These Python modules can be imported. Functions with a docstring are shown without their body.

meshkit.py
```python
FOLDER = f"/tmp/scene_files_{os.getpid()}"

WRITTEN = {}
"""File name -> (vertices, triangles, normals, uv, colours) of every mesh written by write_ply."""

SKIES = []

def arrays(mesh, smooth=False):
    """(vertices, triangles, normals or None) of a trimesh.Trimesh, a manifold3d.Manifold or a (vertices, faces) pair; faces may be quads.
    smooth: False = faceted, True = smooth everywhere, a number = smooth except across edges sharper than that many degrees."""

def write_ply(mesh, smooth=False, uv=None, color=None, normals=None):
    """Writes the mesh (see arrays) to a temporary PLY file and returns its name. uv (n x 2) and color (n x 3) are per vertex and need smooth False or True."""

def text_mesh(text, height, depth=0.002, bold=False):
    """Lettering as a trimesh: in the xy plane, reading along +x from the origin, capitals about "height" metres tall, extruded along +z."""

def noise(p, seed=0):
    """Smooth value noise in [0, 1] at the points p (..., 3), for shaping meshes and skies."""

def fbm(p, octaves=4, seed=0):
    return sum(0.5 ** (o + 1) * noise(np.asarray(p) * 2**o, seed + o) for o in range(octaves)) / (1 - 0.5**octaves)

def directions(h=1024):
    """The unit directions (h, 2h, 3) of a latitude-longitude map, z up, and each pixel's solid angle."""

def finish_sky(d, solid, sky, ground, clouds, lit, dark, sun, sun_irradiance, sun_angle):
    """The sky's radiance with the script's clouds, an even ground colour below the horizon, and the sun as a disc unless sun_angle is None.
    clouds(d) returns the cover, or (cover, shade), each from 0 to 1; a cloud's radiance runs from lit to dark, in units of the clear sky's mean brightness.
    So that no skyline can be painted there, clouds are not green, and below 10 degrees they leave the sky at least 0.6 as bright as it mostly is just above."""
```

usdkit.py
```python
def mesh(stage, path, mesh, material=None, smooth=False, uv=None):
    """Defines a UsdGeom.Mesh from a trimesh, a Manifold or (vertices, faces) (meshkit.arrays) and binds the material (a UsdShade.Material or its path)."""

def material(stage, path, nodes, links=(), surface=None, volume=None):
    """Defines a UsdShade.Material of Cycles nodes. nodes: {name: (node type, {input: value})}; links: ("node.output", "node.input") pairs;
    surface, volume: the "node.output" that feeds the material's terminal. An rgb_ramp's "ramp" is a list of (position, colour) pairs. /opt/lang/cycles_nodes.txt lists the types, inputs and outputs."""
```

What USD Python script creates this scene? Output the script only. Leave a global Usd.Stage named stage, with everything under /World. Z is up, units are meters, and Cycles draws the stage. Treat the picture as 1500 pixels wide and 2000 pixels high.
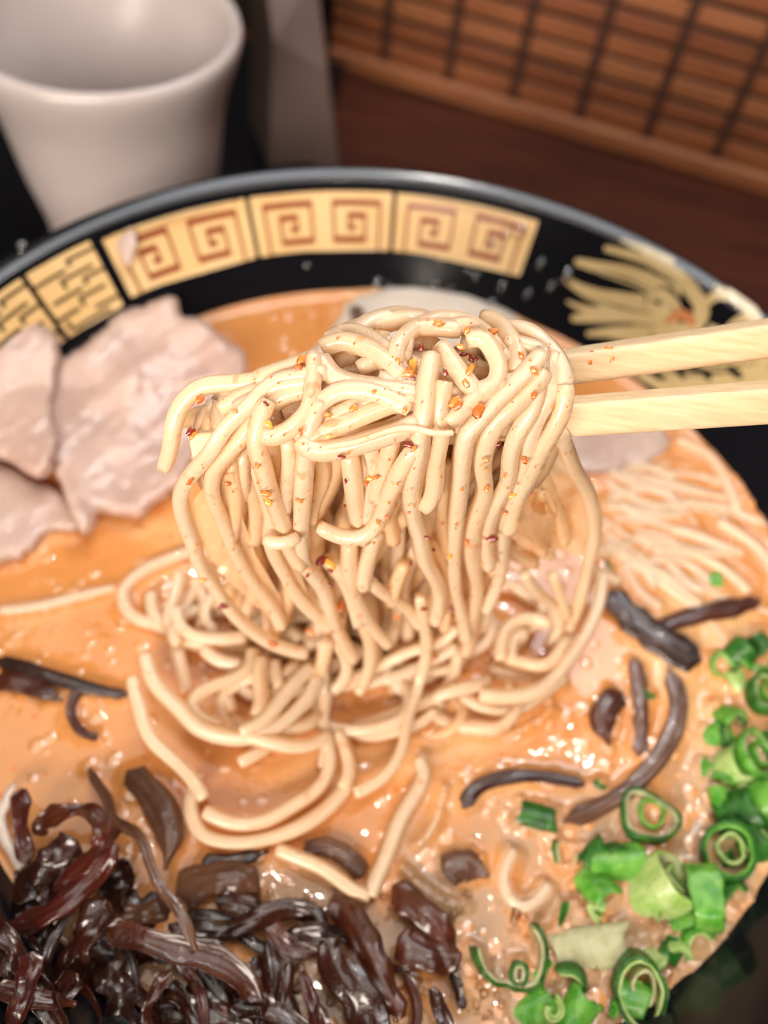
import math, random
import numpy as np, trimesh, usdkit, meshkit
from scipy.interpolate import CubicSpline
from scipy.ndimage import gaussian_filter1d, gaussian_filter, distance_transform_edt
from scipy.spatial import Delaunay
from shapely.geometry import Polygon, LineString, Point, box as sbox
from shapely import contains_xy, affinity
from shapely.ops import unary_union
from pxr import Usd, UsdGeom, UsdLux, UsdShade, Gf, Sdf

rng = np.random.default_rng(7)
random.seed(7)
stage = Usd.Stage.CreateInMemory()
UsdGeom.SetStageUpAxis(stage, 'Z')
UsdGeom.SetStageMetersPerUnit(stage, 1.0)
UsdGeom.Xform.Define(stage, '/World')
UsdGeom.Scope.Define(stage, '/World/Looks')
MM = 0.001          # everything below is laid out in millimetres, soup level at z = 0, bowl axis at x = y = 0

# ------------------------------------------------------------------ camera
HF = math.radians(48.0); PITCH = 0.965; ROLL = math.radians(10.0)
CAM = np.array([-4.0, -88.0, 150.0])
FPX = 750 / math.tan(HF / 2)
FW = np.array([0, math.cos(PITCH), -math.sin(PITCH)])
RT = np.array([1.0, 0, 0]); UPV = np.cross(RT, FW)
cR, sR = math.cos(ROLL), math.sin(ROLL)
CX = cR * RT + sR * UPV; CY = -sR * RT + cR * UPV
cam = UsdGeom.Camera.Define(stage, '/World/camera')
m = Gf.Matrix4d(*[*CX, 0, *CY, 0, *(-FW), 0, *(CAM * MM), 1])
cam.AddTransformOp().Set(m)
cam.CreateFocalLengthAttr(50.0)
cam.CreateHorizontalApertureAttr(2 * 50 * math.tan(HF / 2))
cam.CreateVerticalApertureAttr(2 * 50 * math.tan(HF / 2) * 4 / 3)
cam.CreateFocusDistanceAttr(0.106)
cam.CreateFStopAttr(50.0 / 2.4)
cam.CreateClippingRangeAttr(Gf.Vec2f(0.01, 20))
cam.CreateExposureAttr(0.58)

# ------------------------------------------------------------------ lamps and added fills
def aim(light, pos, target=None):
    p = np.array(pos, float); t = np.array([p[0], p[1], 0.0]) if target is None else np.array(target, float)
    z = (p - t) / np.linalg.norm(p - t)
    x = np.cross([0, 1, 0.01], z); x /= np.linalg.norm(x); y = np.cross(z, x)
    light.AddTransformOp().Set(Gf.Matrix4d(*[*x, 0, *y, 0, *z, 0, *(p * MM), 1]))
def rect(name, pos, target, w, h, inten, col):
    l = UsdLux.RectLight.Define(stage, '/World/' + name)
    l.CreateWidthAttr(w * MM); l.CreateHeightAttr(h * MM); l.CreateIntensityAttr(inten); l.CreateColorAttr(Gf.Vec3f(*col))
    aim(l, pos, target)
def bulb(name, pos, r, inten, col):
    l = UsdLux.SphereLight.Define(stage, '/World/' + name)
    l.CreateRadiusAttr(r * MM); l.CreateIntensityAttr(inten); l.CreateColorAttr(Gf.Vec3f(*col))
    l.AddTranslateOp().Set(Gf.Vec3d(*(np.array(pos) * MM)))
rect('front_fill', (-140, -420, 225), (0, 0, 25), 520, 110, 18.0, (1.0, 0.88, 0.76))  # unseen fill added to brighten the near side of the noodles
rect('booth_lamp', (90, 330, 540), (0, 60, 0), 380, 180, 5.0, (0.92, 0.95, 1.0))
rect('overhead_fill', (0, 40, 700), (0, 0, 0), 700, 500, 1.5, (1.0, 0.92, 0.84))  # unseen soft source added in place of ceiling bounce
rect('added_back_strip', (40, 430, 340), (0, 0, 10), 520, 70, 17.0, (1.0, 0.90, 0.84))  # unseen strip added so the broth menisci catch a highlight
for k, p in enumerate([(40, 60, 480), (-60, 140, 500), (80, 235, 430), (-130, 225, 450), (0, 300, 380), (150, 150, 470), (-30, -20, 500)]):  # two rear spots belong to the booth; the others are added for glints
    bulb('spot_lamp' + ('' if k == 0 else f'_{k:03d}'), p, 6, 170.0, (1.0, 0.93, 0.84))

# ------------------------------------------------------------------ helpers
def ray(px, py):
    x = (np.asarray(px, float) - 750) / FPX; y = -(np.asarray(py, float) - 1000) / FPX
    return FW + x[..., None] * CX + y[..., None] * CY
def at_z(px, py, z=0.0):
    r = ray(px, py); t = (np.asarray(z, float) - CAM[2]) / r[..., 2]
    return CAM + t[..., None] * r
def at_d(px, py, d):
    return CAM + np.asarray(d, float)[..., None] * ray(px, py)
def depth_z(px, py, z=0.0):
    return (np.asarray(z, float) - CAM[2]) / ray(px, py)[..., 2]
def to_px(P):
    v = np.asarray(P) - CAM; d = v @ FW
    return np.stack([750 + FPX * (v @ CX) / d, 1000 - FPX * (v @ CY) / d], -1)
used = {}
def path_of(name, parent=None):
    base = (parent or '/World') + '/' + name
    n = used.get(base, 0); used[base] = n + 1
    return base if n == 0 else f'{base}_{n:03d}'
def tag(prim, label=None, cat=None, group=None, kind=None):
    for k, v in (('label', label), ('category', cat), ('group', group), ('kind', kind)):
        if v: prim.SetCustomDataByKey(k, v)
    return prim
ORIGIN = {}
def obj(name, mesh, mat, parent=None, smooth=True, **kw):
    """One Mesh prim; top-level ones get a transform at their own base."""
    v, f, n = meshkit.arrays(mesh, smooth)
    p = path_of(name, parent)
    o = ORIGIN.get(parent)
    if o is None:
        o = np.array([*(v.min(0) + v.max(0))[:2] / 2, v[:, 2].min()])
    g = usdkit.mesh(stage, p, ((v - o) * MM, f), mat)
    if n is not None:
        g.CreateNormalsAttr([Gf.Vec3f(*map(float, a)) for a in n]); g.SetNormalsInterpolation('vertex')
    if parent is None:
        g.AddTranslateOp().Set(Gf.Vec3d(*map(float, o * MM)))
        ORIGIN[p] = o
    tag(g.GetPrim(), **kw)
    return p
def thing(name, origin, **kw):
    p = path_of(name); x = UsdGeom.Xform.Define(stage, p)
    ORIGIN[p] = np.array(origin, float)
    x.AddTranslateOp().Set(Gf.Vec3d(*map(float, ORIGIN[p] * MM)))
    tag(x.GetPrim(), **kw)
    return p
def sub(parent_part, thing_path):
    ORIGIN[parent_part] = ORIGIN[thing_path]
    return parent_part
def spline(P, step):
    P = np.asarray(P, float)
    d = np.r_[0, np.cumsum(np.linalg.norm(np.diff(P, axis=0), axis=1))]
    keep = np.r_[True, np.diff(d) > 1e-6]; P, d = P[keep], d[keep]
    n = max(4, int(d[-1] / step) + 1); s = np.linspace(0, d[-1], n)
    if len(P) < 3: return np.stack([np.interp(s, d, P[:, k]) for k in range(P.shape[1])], 1)
    return CubicSpline(d, P, bc_type='natural')(s)
def frames(C):
    T = np.gradient(C, axis=0); T /= np.linalg.norm(T, axis=1, keepdims=True) + 1e-12
    N = np.zeros_like(C)
    a = np.cross(T[0], [0.31, 0.2, 0.93]); N[0] = a / np.linalg.norm(a)
    for i in range(1, len(C)):
        a = N[i - 1] - T[i] * (N[i - 1] @ T[i]); N[i] = a / (np.linalg.norm(a) + 1e-12)
    return T, N, np.cross(T, N)
def tube(C, R, k=10, seed=0, square=0.26, flat=1.0):
    """A soft, slightly square strand along C with rounded ends."""
    n = len(C); R = np.broadcast_to(np.asarray(R, float), n).copy()
    rs = np.random.default_rng(seed)
    s = np.arange(n) * np.linalg.norm(np.diff(C, axis=0), axis=1).mean()
    R *= 1 + 0.10 * (meshkit.noise(np.stack([s / 7, s * 0 + seed * 1.7, s * 0], -1)) - 0.5) * 2
    T, N, B = frames(C)
    ph = rs.uniform(0, 6.28) + s * rs.uniform(-.02, .02)
    a = np.linspace(0, 2 * np.pi, k, endpoint=False)
    rad = 1 - square * 0.5 + square * np.abs(np.cos(2 * a)) ** 2 * 0 + square * 0.5 * np.cos(4 * a + 0.3)
    V = []
    e = np.clip(np.arange(n), 0, 3); e2 = np.clip(np.arange(n)[::-1], 0, 3)
    cap = np.array([0.86, 0.97, 1.0, 1.0])[np.minimum(e, e2)]
    for i in range(n):
        c, sn = np.cos(a + ph[i]), np.sin(a + ph[i]) * flat
        V.append(C[i] + (R[i] * cap[i] * rad)[:, None] * (np.cos(a + ph[i])[:, None] * N[i] + sn[:, None] * B[i]))
    V = np.array(V).reshape(-1, 3)
    i, j = np.meshgrid(np.arange(n - 1), np.arange(k), indexing='ij')
    q = np.stack([i * k + j, i * k + (j + 1) % k, (i + 1) * k + (j + 1) % k, (i + 1) * k + j], -1).reshape(-1, 4)
    F = np.vstack([q[:, [0, 1, 2]], q[:, [0, 2, 3]]])
    V = np.vstack([V, C[0] - T[0] * R[0] * .08, C[-1] + T[-1] * R[-1] * .08])
    j = np.arange(k); z = np.full(k, len(V) - 2); w = np.full(k, len(V) - 1); b = (n - 1) * k
    F = np.vstack([F, np.stack([z, (j + 1) % k, j], 1), np.stack([w, b + j, b + (j + 1) % k], 1)])
    return V, F
def lathe(prof, n=128, wob=None):
    """prof: list of (radius, z) swept about z (closed where radius is 0)."""
    prof = np.array(prof, float); a = np.linspace(0, 2 * np.pi, n, endpoint=False); k = len(prof)
    r = prof[:, 0][None, :] + (0 if wob is None else wob(a)[:, None] * ((prof[:, 2] if prof.shape[1] > 2 else np.ones(k))[None, :]))
    V = np.stack([r * np.cos(a)[:, None], r * np.sin(a)[:, None], np.broadcast_to(prof[:, 1], (n, k))], -1).reshape(-1, 3)
    i, j = np.meshgrid(np.arange(n), np.arange(k - 1), indexing='ij'); i2 = (i + 1) % n
    q = np.stack([i * k + j, i2 * k + j, i2 * k + j + 1, i * k + j + 1], -1).reshape(-1, 4)
    return V, np.vstack([q[:, [0, 1, 2]], q[:, [0, 2, 3]]])
def joined(parts):
    V, F, n = [], [], 0
    for v, f in parts:
        V.append(v); F.append(np.asarray(f) + n); n += len(v)
    return np.vstack(V), np.vstack(F)
def rbox(x0, x1, y0, y1, z0, z1, b=0.5):
    import itertools
    P = [(x, y, z) for x in (x0, x1) for y in (y0, y1) for z in (z0, z1)]
    pts = []
    for i, p in enumerate(P):
        c = np.array([(x0 + x1) / 2, (y0 + y1) / 2, (z0 + z1) / 2]); d = np.sign(np.array(p) - c)
        for k in range(3):
            q = np.array(p, float) - d * b; q[k] = p[k]; pts.append(q)
    h = trimesh.convex.convex_hull(np.array(pts))
    return np.array(h.vertices), np.array(h.faces)

# ------------------------------------------------------------------ materials
L = '/World/Looks/'
def M(name, nodes, links, surface='p.BSDF'):
    return usdkit.material(stage, L + name, nodes, links, surface=surface)
POS = ('geometry', {})
def noisy(name, c1, c2, scale, rough, bump=0.0, bscale=900.0, ramp=(0.35, 0.65), stretch=None, detail=4.0, c3=None, **pb):
    n = {'g': POS, 'map': ('mapping', {'scale': stretch or (1, 1, 1)}), 'n': ('noise_texture', {'scale': scale, 'detail': detail}), 'r': ('rgb_ramp', {'ramp': [(ramp[0], c1), (ramp[1], c2)] + ([(ramp[1] + .04, c2), (ramp[1] + .09, c3)] if c3 else [])}),
         'p': ('principled_bsdf', {'roughness': rough, **pb})}
    l = [('g.position', 'map.vector'), ('map.vector', 'n.vector'), ('n.fac', 'r.fac'), ('r.color', 'p.base_color')]
    if bump:
        n['bn'] = ('noise_texture', {'scale': bscale, 'detail': 3.0}); n['b'] = ('bump', {'strength': 1.0, 'distance': bump})
        l += [('map.vector', 'bn.vector'), ('bn.fac', 'b.height'), ('b.normal', 'p.normal')]
    return M(name, n, l)
def soft(name, c1, c2, inner, share, scale, rough, bump, bscale, stain=0.0, ramp=(.35, .65), **pb):
    """A wet, slightly see-through food: gloss over a body that lets some light through, with oil stains."""
    n = {'g': POS, 'n': ('noise_texture', {'scale': scale, 'detail': 4.0}), 'r': ('rgb_ramp', {'ramp': [(ramp[0], c1), (ramp[1], c2)]}),
         'sn': ('noise_texture', {'scale': 330.0, 'detail': 3.0}), 'sr': ('map_range', {'from_min': .64, 'from_max': .70, 'to_min': 0., 'to_max': stain, 'clamp': True}), 'sx': ('mix', {'color2': (.80, .30, .06)}),
         'bn': ('noise_texture', {'scale': bscale, 'detail': 3.0}), 'b': ('bump', {'strength': 1.0, 'distance': bump}), 'p': ('principled_bsdf', {'roughness': rough, **pb}),
         't': ('translucent_bsdf', {'color': inner}), 'm': ('mix_closure', {'fac': share})}
    return M(name, n, [('g.position', 'n.vector'), ('n.fac', 'r.fac'), ('g.position', 'sn.vector'), ('sn.fac', 'sr.value'), ('sr.result', 'sx.fac'), ('r.color', 'sx.color1'), ('sx.color', 'p.base_color'),
                       ('g.position', 'bn.vector'), ('bn.fac', 'b.height'), ('b.normal', 'p.normal'), ('p.BSDF', 'm.closure1'), ('t.BSDF', 'm.closure2')], 'm.closure')
m_noodle = [soft(f'noodle_{i}', a, b, (1.0, .81, .57), .44, 160.0, .24, .00018, 1100.0, .55, coat_weight=.8, coat_roughness=.04)
            for i, (a, b) in enumerate([((.97, .77, .54), (.98, .82, .60)), ((.97, .79, .57), (.98, .84, .64)), ((.97, .74, .50), (.98, .80, .57))])]
m_noodle_oily_shade = soft('noodle_oily_shade', (.95, .69, .40), (.98, .77, .50), (1.0, .76, .46), .48, 120.0, .26, .0001, 700.0, .7, coat_weight=.3, coat_roughness=.1)  # deeper orange: soup oil plus warm inner shade put into the colour
m_black = M('black_lacquer', {'p': ('principled_bsdf', {'base_color': (.006, .006, .008), 'roughness': .14})}, [])
m_cream = noisy('cream_print', (.68, .44, .19), (.74, .51, .25), 60.0, .3, coat_weight=.5)
m_gold = noisy('dragon_print', (.50, .37, .17), (.58, .44, .22), 90.0, .3, coat_weight=.5)
m_red = M('red_print', {'p': ('principled_bsdf', {'base_color': (.25, .042, .013), 'roughness': .3, 'coat_weight': .5})}, [])
m_olive = M('olive_print', {'p': ('principled_bsdf', {'base_color': (.10, .065, .022), 'roughness': .3, 'coat_weight': .5})}, [])
m_orange_print = M('orange_print', {'p': ('principled_bsdf', {'base_color': (.50, .19, .07), 'roughness': .3, 'coat_weight': .5})}, [])
m_mug = noisy('mug_glaze', (.50, .43, .415), (.55, .48, .46), 30.0, .28, coat_weight=.3, coat_roughness=.2)
m_block = noisy('block_glaze', (.17, .115, .10), (.21, .145, .13), 30.0, .45)
m_table = noisy('dark_wood', (.045, .011, .006), (.085, .022, .011), 14.0, .42, 0.0002, 60.0, stretch=(1, 9, 9))
m_dark = noisy('dark_partition', (.010, .005, .004), (.018, .008, .006), 14.0, .5)
m_bamboo = [noisy(f'bamboo_{i}', a, b, 30.0, .5, 0.0002, 120.0, stretch=(.3, 6, 6)) for i, (a, b) in enumerate([((.26, .078, .026), (.35, .115, .040)), ((.20, .058, .020), (.28, .085, .030)), ((.30, .10, .038), (.39, .14, .052))])]
m_cord = noisy('cord', (.05, .016, .009), (.075, .024, .012), 200.0, .8)
m_stick = noisy('chopstick_wood', (.68, .46, .26), (.80, .60, .38), 60.0, .48, 0.00012, 90.0, ramp=(.3, .7), stretch=(1, 22, 22), detail=6.0, subsurface_weight=.15, subsurface_scale=.001, subsurface_radius=(1, .6, .3))
m_pork = noisy('pork_meat', (.45, .285, .235), (.57, .40, .335), 60.0, .33, 0.00035, 420.0, ramp=(.3, .58), c3=(.70, .56, .47), stretch=(1, .3, 1), subsurface_weight=.25, subsurface_scale=.001, subsurface_radius=(1, .45, .3), coat_weight=.35, coat_roughness=.15)
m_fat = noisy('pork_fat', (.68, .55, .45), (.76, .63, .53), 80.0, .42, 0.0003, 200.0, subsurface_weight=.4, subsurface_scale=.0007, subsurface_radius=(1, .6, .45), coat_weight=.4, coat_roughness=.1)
m_ear = [soft(f'wood_ear_{i}', a, b, c, sh, 130.0, .32, .00016, 1500.0, 0.0, (.3, .7), coat_weight=.8, coat_roughness=.04)
         for i, (a, b, c, sh) in enumerate([((.016, .004, .002), (.050, .011, .005), (.25, .05, .02), .12), ((.045, .011, .005), (.11, .026, .010), (.45, .10, .03), .25), ((.10, .045, .026), (.19, .09, .05), (.55, .25, .13), .3), ((.05, .009, .006), (.10, .019, .010), (.55, .06, .03), .25)])]
m_leaf = [soft(f'scallion_{i}', a, b, c, .35, 420.0, .3, .0003, 900.0, 0.0, (.38, .62), coat_weight=.35, coat_roughness=.1)
          for i, (a, b, c) in enumerate([((.015, .09, .012), (.05, .22, .025), (.08, .45, .04)), ((.08, .33, .03), (.22, .52, .08), (.35, .80, .12)), ((.36, .56, .14), (.60, .72, .32), (.70, .90, .35)), ((.46, .46, .23), (.64, .62, .38), (.8, .8, .5))])]
m_chili = [M(f'chilli_{i}', {'p': ('principled_bsdf', {'base_color': c, 'roughness': .3, 'coat_weight': .5, 'subsurface_weight': .1, 'subsurface_scale': .0005})}, []) for i, c in enumerate([(.78, .22, .035), (.62, .13, .02), (.20, .018, .010), (.85, .38, .06)])]
def clear(name, ior, tint=(1, 1, 1), extra=0.0):
    return M(name, {'f': ('fresnel', {'IOR': ior}), 'a': ('math', {'math_type': 'add', 'value2': extra, 'use_clamp': True}), 't': ('transparent_bsdf', {'color': tint}), 'gl': ('glossy_bsdf', {'color': (1, 1, 1), 'roughness': .03}), 'mx': ('mix_closure', {})},
             [('f.fac', 'a.value1'), ('a.value', 'mx.fac'), ('t.BSDF', 'mx.closure1'), ('gl.BSDF', 'mx.closure2')], 'mx.closure')
m_oil = M('oil_drop', {'p': ('principled_bsdf', {'base_color': (.66, .29, .10), 'roughness': .04, 'specular_ior_level': 1.0, 'coat_weight': .6, 'coat_roughness': .02})}, [])
m_drop = clear('clear_droplet', 1.45, (1.0, .98, .95), .05)
m_bubble = clear('bubble_film', 1.4, (.975, .94, .90), .03)
# broth: orange emulsion, creamier swirls, chilli oil specks
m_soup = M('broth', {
    'g': POS, 'n1': ('noise_texture', {'scale': 26.0, 'detail': 5.0, 'distortion': 1.2}), 'r1': ('rgb_ramp', {'ramp': [(.30, (.58, .225, .06)), (.50, (.65, .275, .088)), (.70, (.74, .42, .19))]}),
    'v': ('voronoi_texture', {'scale': 300.0, 'randomness': 1.0}), 'n2': ('noise_texture', {'scale': 45.0, 'detail': 3.0}),
    'ad': ('math', {'math_type': 'multiply_add', 'value2': 0.35, 'value3': -0.06}), 'lt': ('math', {'math_type': 'less_than'}), 'mu': ('math', {'math_type': 'multiply', 'value2': .75}),
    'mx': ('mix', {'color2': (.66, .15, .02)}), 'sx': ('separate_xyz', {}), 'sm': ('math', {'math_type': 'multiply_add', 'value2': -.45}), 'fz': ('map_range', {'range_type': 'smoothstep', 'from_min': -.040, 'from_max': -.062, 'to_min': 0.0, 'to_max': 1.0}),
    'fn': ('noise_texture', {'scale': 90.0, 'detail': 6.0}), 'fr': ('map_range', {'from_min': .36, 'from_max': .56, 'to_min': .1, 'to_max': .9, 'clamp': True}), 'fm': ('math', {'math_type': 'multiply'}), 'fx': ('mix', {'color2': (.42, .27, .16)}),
    'bn': ('noise_texture', {'scale': 210.0, 'detail': 2.0}), 'b': ('bump', {'strength': .5, 'distance': .0003}),
    'p': ('principled_bsdf', {'roughness': .06, 'specular_ior_level': .5})},
    [('g.position', 'n1.vector'), ('n1.fac', 'r1.fac'), ('g.position', 'v.vector'), ('g.position', 'n2.vector'), ('n2.fac', 'ad.value1'), ('v.distance', 'lt.value1'), ('ad.value', 'lt.value2'),
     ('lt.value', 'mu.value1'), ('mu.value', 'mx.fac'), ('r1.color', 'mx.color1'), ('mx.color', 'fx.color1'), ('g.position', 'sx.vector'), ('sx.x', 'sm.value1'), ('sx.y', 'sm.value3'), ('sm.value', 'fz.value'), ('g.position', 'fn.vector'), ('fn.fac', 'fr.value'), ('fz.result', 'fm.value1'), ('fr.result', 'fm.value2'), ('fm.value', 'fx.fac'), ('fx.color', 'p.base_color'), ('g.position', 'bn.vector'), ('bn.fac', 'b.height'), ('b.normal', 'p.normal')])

# ------------------------------------------------------------------ bowl
R_RIM, Z_RIM, R_SOUP = 105.0, 22.0, 83.0
def soup_wob(a):      # the hand-finished wall is a few millimetres tighter on the near left
    d = (np.asarray(a) - math.radians(211) + np.pi) % (2 * np.pi) - np.pi
    return -3.0 * np.exp(-(d / .2) ** 2)
IN = np.array([(104.0, 22.0), (102.0, 21.5), (100.6, 20.9), (99.6, 19.7), (96.4, 15.6), (91.8, 10.2), (87.0, 4.5), (83.0, -0.2), (78.0, -7), (70, -17), (58, -28), (40, -36), (15, -39), (0.01, -39.2)])
def wall_r(z):        # inner wall radius at height z
    return np.interp(z, IN[::-1, 1], IN[::-1, 0])
prof = [(*IN[i], w) for i, w in zip(range(len(IN)), [0, 0, 0, .05, .25, .5, .8, 1, 1, .8, .5, .2, 0, 0])][::-1]
prof += [(104.6, 21.9, 0), (105.0, 21.3, 0), (105.1, 20.0, 0), (104.4, 17.5, 0), (99, 8, 0), (88, -14, 0), (70, -36, 0), (52, -50, 0), (46, -53, 0), (45, -62, 0), (42, -62, 0), (41, -56, 0), (0.01, -55, 0)]
bowl = thing('ramen_bowl', (0, 0, -62), label='large black lacquered ramen bowl with cream key pattern tiles and gold dragon inside the rim', cat='bowl')
dense = []
for a, b in zip(prof[:-1], prof[1:]):
    for t in np.linspace(0, 1, 4)[:-1]: dense.append(tuple(np.array(a) * (1 - t) + np.array(b) * t))
dense.append(prof[-1])
obj('bowl_body', lathe(dense, 180, soup_wob), m_black, bowl, smooth=True)
def on_wall(theta, v, lift=0.25):
    """theta in radians, v = 0 at the lip and 1 at the soup, measured along the inner wall."""
    z = 21.4 - np.asarray(v) * 21.6
    r = wall_r(z) + soup_wob(theta) * np.interp(v, [0, .25, .5, .8, 1], [0, .25, .5, .8, 1])
    n = np.stack([-0.72 * np.cos(theta), -0.72 * np.sin(theta), np.full(np.shape(theta), 0.69)], -1)
    return np.stack([r * np.cos(theta), r * np.sin(theta), z], -1) + lift * n
def wall_of_px(px, py):
    """(theta, v) where the view ray meets the inner wall."""
    r = ray(px, py); z = np.linspace(22, -3, 251)
    t = (z[None, :] - CAM[2]) / r[..., 2].reshape(-1, 1)
    P = CAM + t[..., None] * r.reshape(-1, 1, 3)
    g = np.hypot(P[..., 0], P[..., 1]) - wall_r(z)[None, :]
    i = np.argmin(np.abs(g) + (P[..., 1] < -60) * 50, axis=1)
    Q = P[np.arange(len(i)), i]
    return np.arctan2(Q[:, 1], Q[:, 0]), (21.4 - z[i]) / 21.6
def fill(poly, step):
    """Triangles (2-D) that fill a shapely polygon evenly."""
    out = []
    for g in getattr(poly, 'geoms', [poly]):
        if g.is_empty: continue
        pts = []
        for ring in [g.exterior, *g.interiors]:
            n = max(6, int(ring.length / step)); pts += [ring.interpolate(k / n, normalized=True).coords[0] for k in range(n)]
            pts += list(ring.coords)[:-1]
        x0, y0, x1, y1 = g.bounds
        X, Y = np.meshgrid(np.arange(x0, x1, step), np.arange(y0, y1, step)); G = np.stack([X.ravel(), Y.ravel()], 1)
        inner = g.buffer(-step * .4)
        if not inner.is_empty: G = G[contains_xy(inner, G[:, 0], G[:, 1])]
        else: G = G[:0]
        P = np.unique(np.round(np.vstack([np.array(pts), G]), 6), axis=0)
        if len(P) < 4: continue
        D = Delaunay(P, qhull_options='QJ').simplices
        c = P[D].mean(1); D = D[contains_xy(g.buffer(1e-6), c[:, 0], c[:, 1])]
        a = P[D]; ar = (a[:, 1, 0] - a[:, 0, 0]) * (a[:, 2, 1] - a[:, 0, 1]) - (a[:, 1, 1] - a[:, 0, 1]) * (a[:, 2, 0] - a[:, 0, 0])
        D[ar < 0] = D[ar < 0][:, ::-1]
        out.append((P, D))
    n = 0; V, F = [], []
    for p, d in out: V.append(p); F.append(d + n); n += len(p)
    return np.vstack(V), np.vstack(F)
def inlay(poly, lift, tv=True):
    """A thin printed patch lying on the inner wall: poly in (theta, v)."""
    P, F = fill(poly, .02)
    V = on_wall(P[:, 0], P[:, 1], lift)
    return V, F[:, ::-1]
def scaled(poly, th0, dth, v0, dv):
    return affinity.affine_transform(poly, [dth, 0, 0, dv, th0, v0])
def rounded(p, r): return p.buffer(-r).buffer(r)
# meander panels: each is one tile pair; unit square 0..1 (x to the right as seen, y from lip to soup)
def spiral_lines(mirror):
    pts = [(0.0, 1.0), (0.0, .0)]
    s = [(.17, 1.0), (.17, .20), (.84, .20), (.84, .83), (.38, .83), (.38, .42), (.62, .42), (.62, .62), (.52, .62)]
    ln = LineString(s)
    return affinity.scale(ln, -1, 1, origin=(.5, .5)) if mirror else ln
def px_tv(x, y):
    t, v = wall_of_px(np.array([x]), np.array([y])); return float(t[0]), float(v[0])
panel_px = [(196, 480, 494, 560), (484, 388, 768, 490), (772, 374, 1052, 500)]
edges = [px_tv(212, 505)[0], px_tv(490, 430)[0], px_tv(768, 425)[0], px_tv(1040, 480)[0]]
v_top, v_bot = .11, .60
gap = .006
for k in range(3):
    t0, t1 = edges[k] - gap, edges[k + 1] + gap
    w = t1 - t0
    tile = scaled(rounded(sbox(0, 0, 1, 1), .0), t0, w, v_top, v_bot - v_top)
    tile = affinity.scale(affinity.scale(tile, 100, 14, origin=(0, 0)).buffer(-.28).buffer(.28), .01, 1 / 14, origin=(0, 0))
    p = obj('pattern_tile', inlay(tile, .20), m_cream, bowl)
    for h in range(2):
        ln = spiral_lines(h == 1)
        ln = affinity.affine_transform(ln, [w / 2, 0, 0, (v_bot - v_top), t0 + h * w / 2, v_top])
        big = affinity.scale(ln, 100, 14, origin=(0, 0)).buffer(.36, cap_style=2, join_style=2)
        lp = affinity.scale(big, .01, 1 / 14, origin=(0, 0)).intersection(tile.buffer(-.0008))
        obj('key_line', inlay(lp, .34), m_red, sub(p, bowl))
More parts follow.
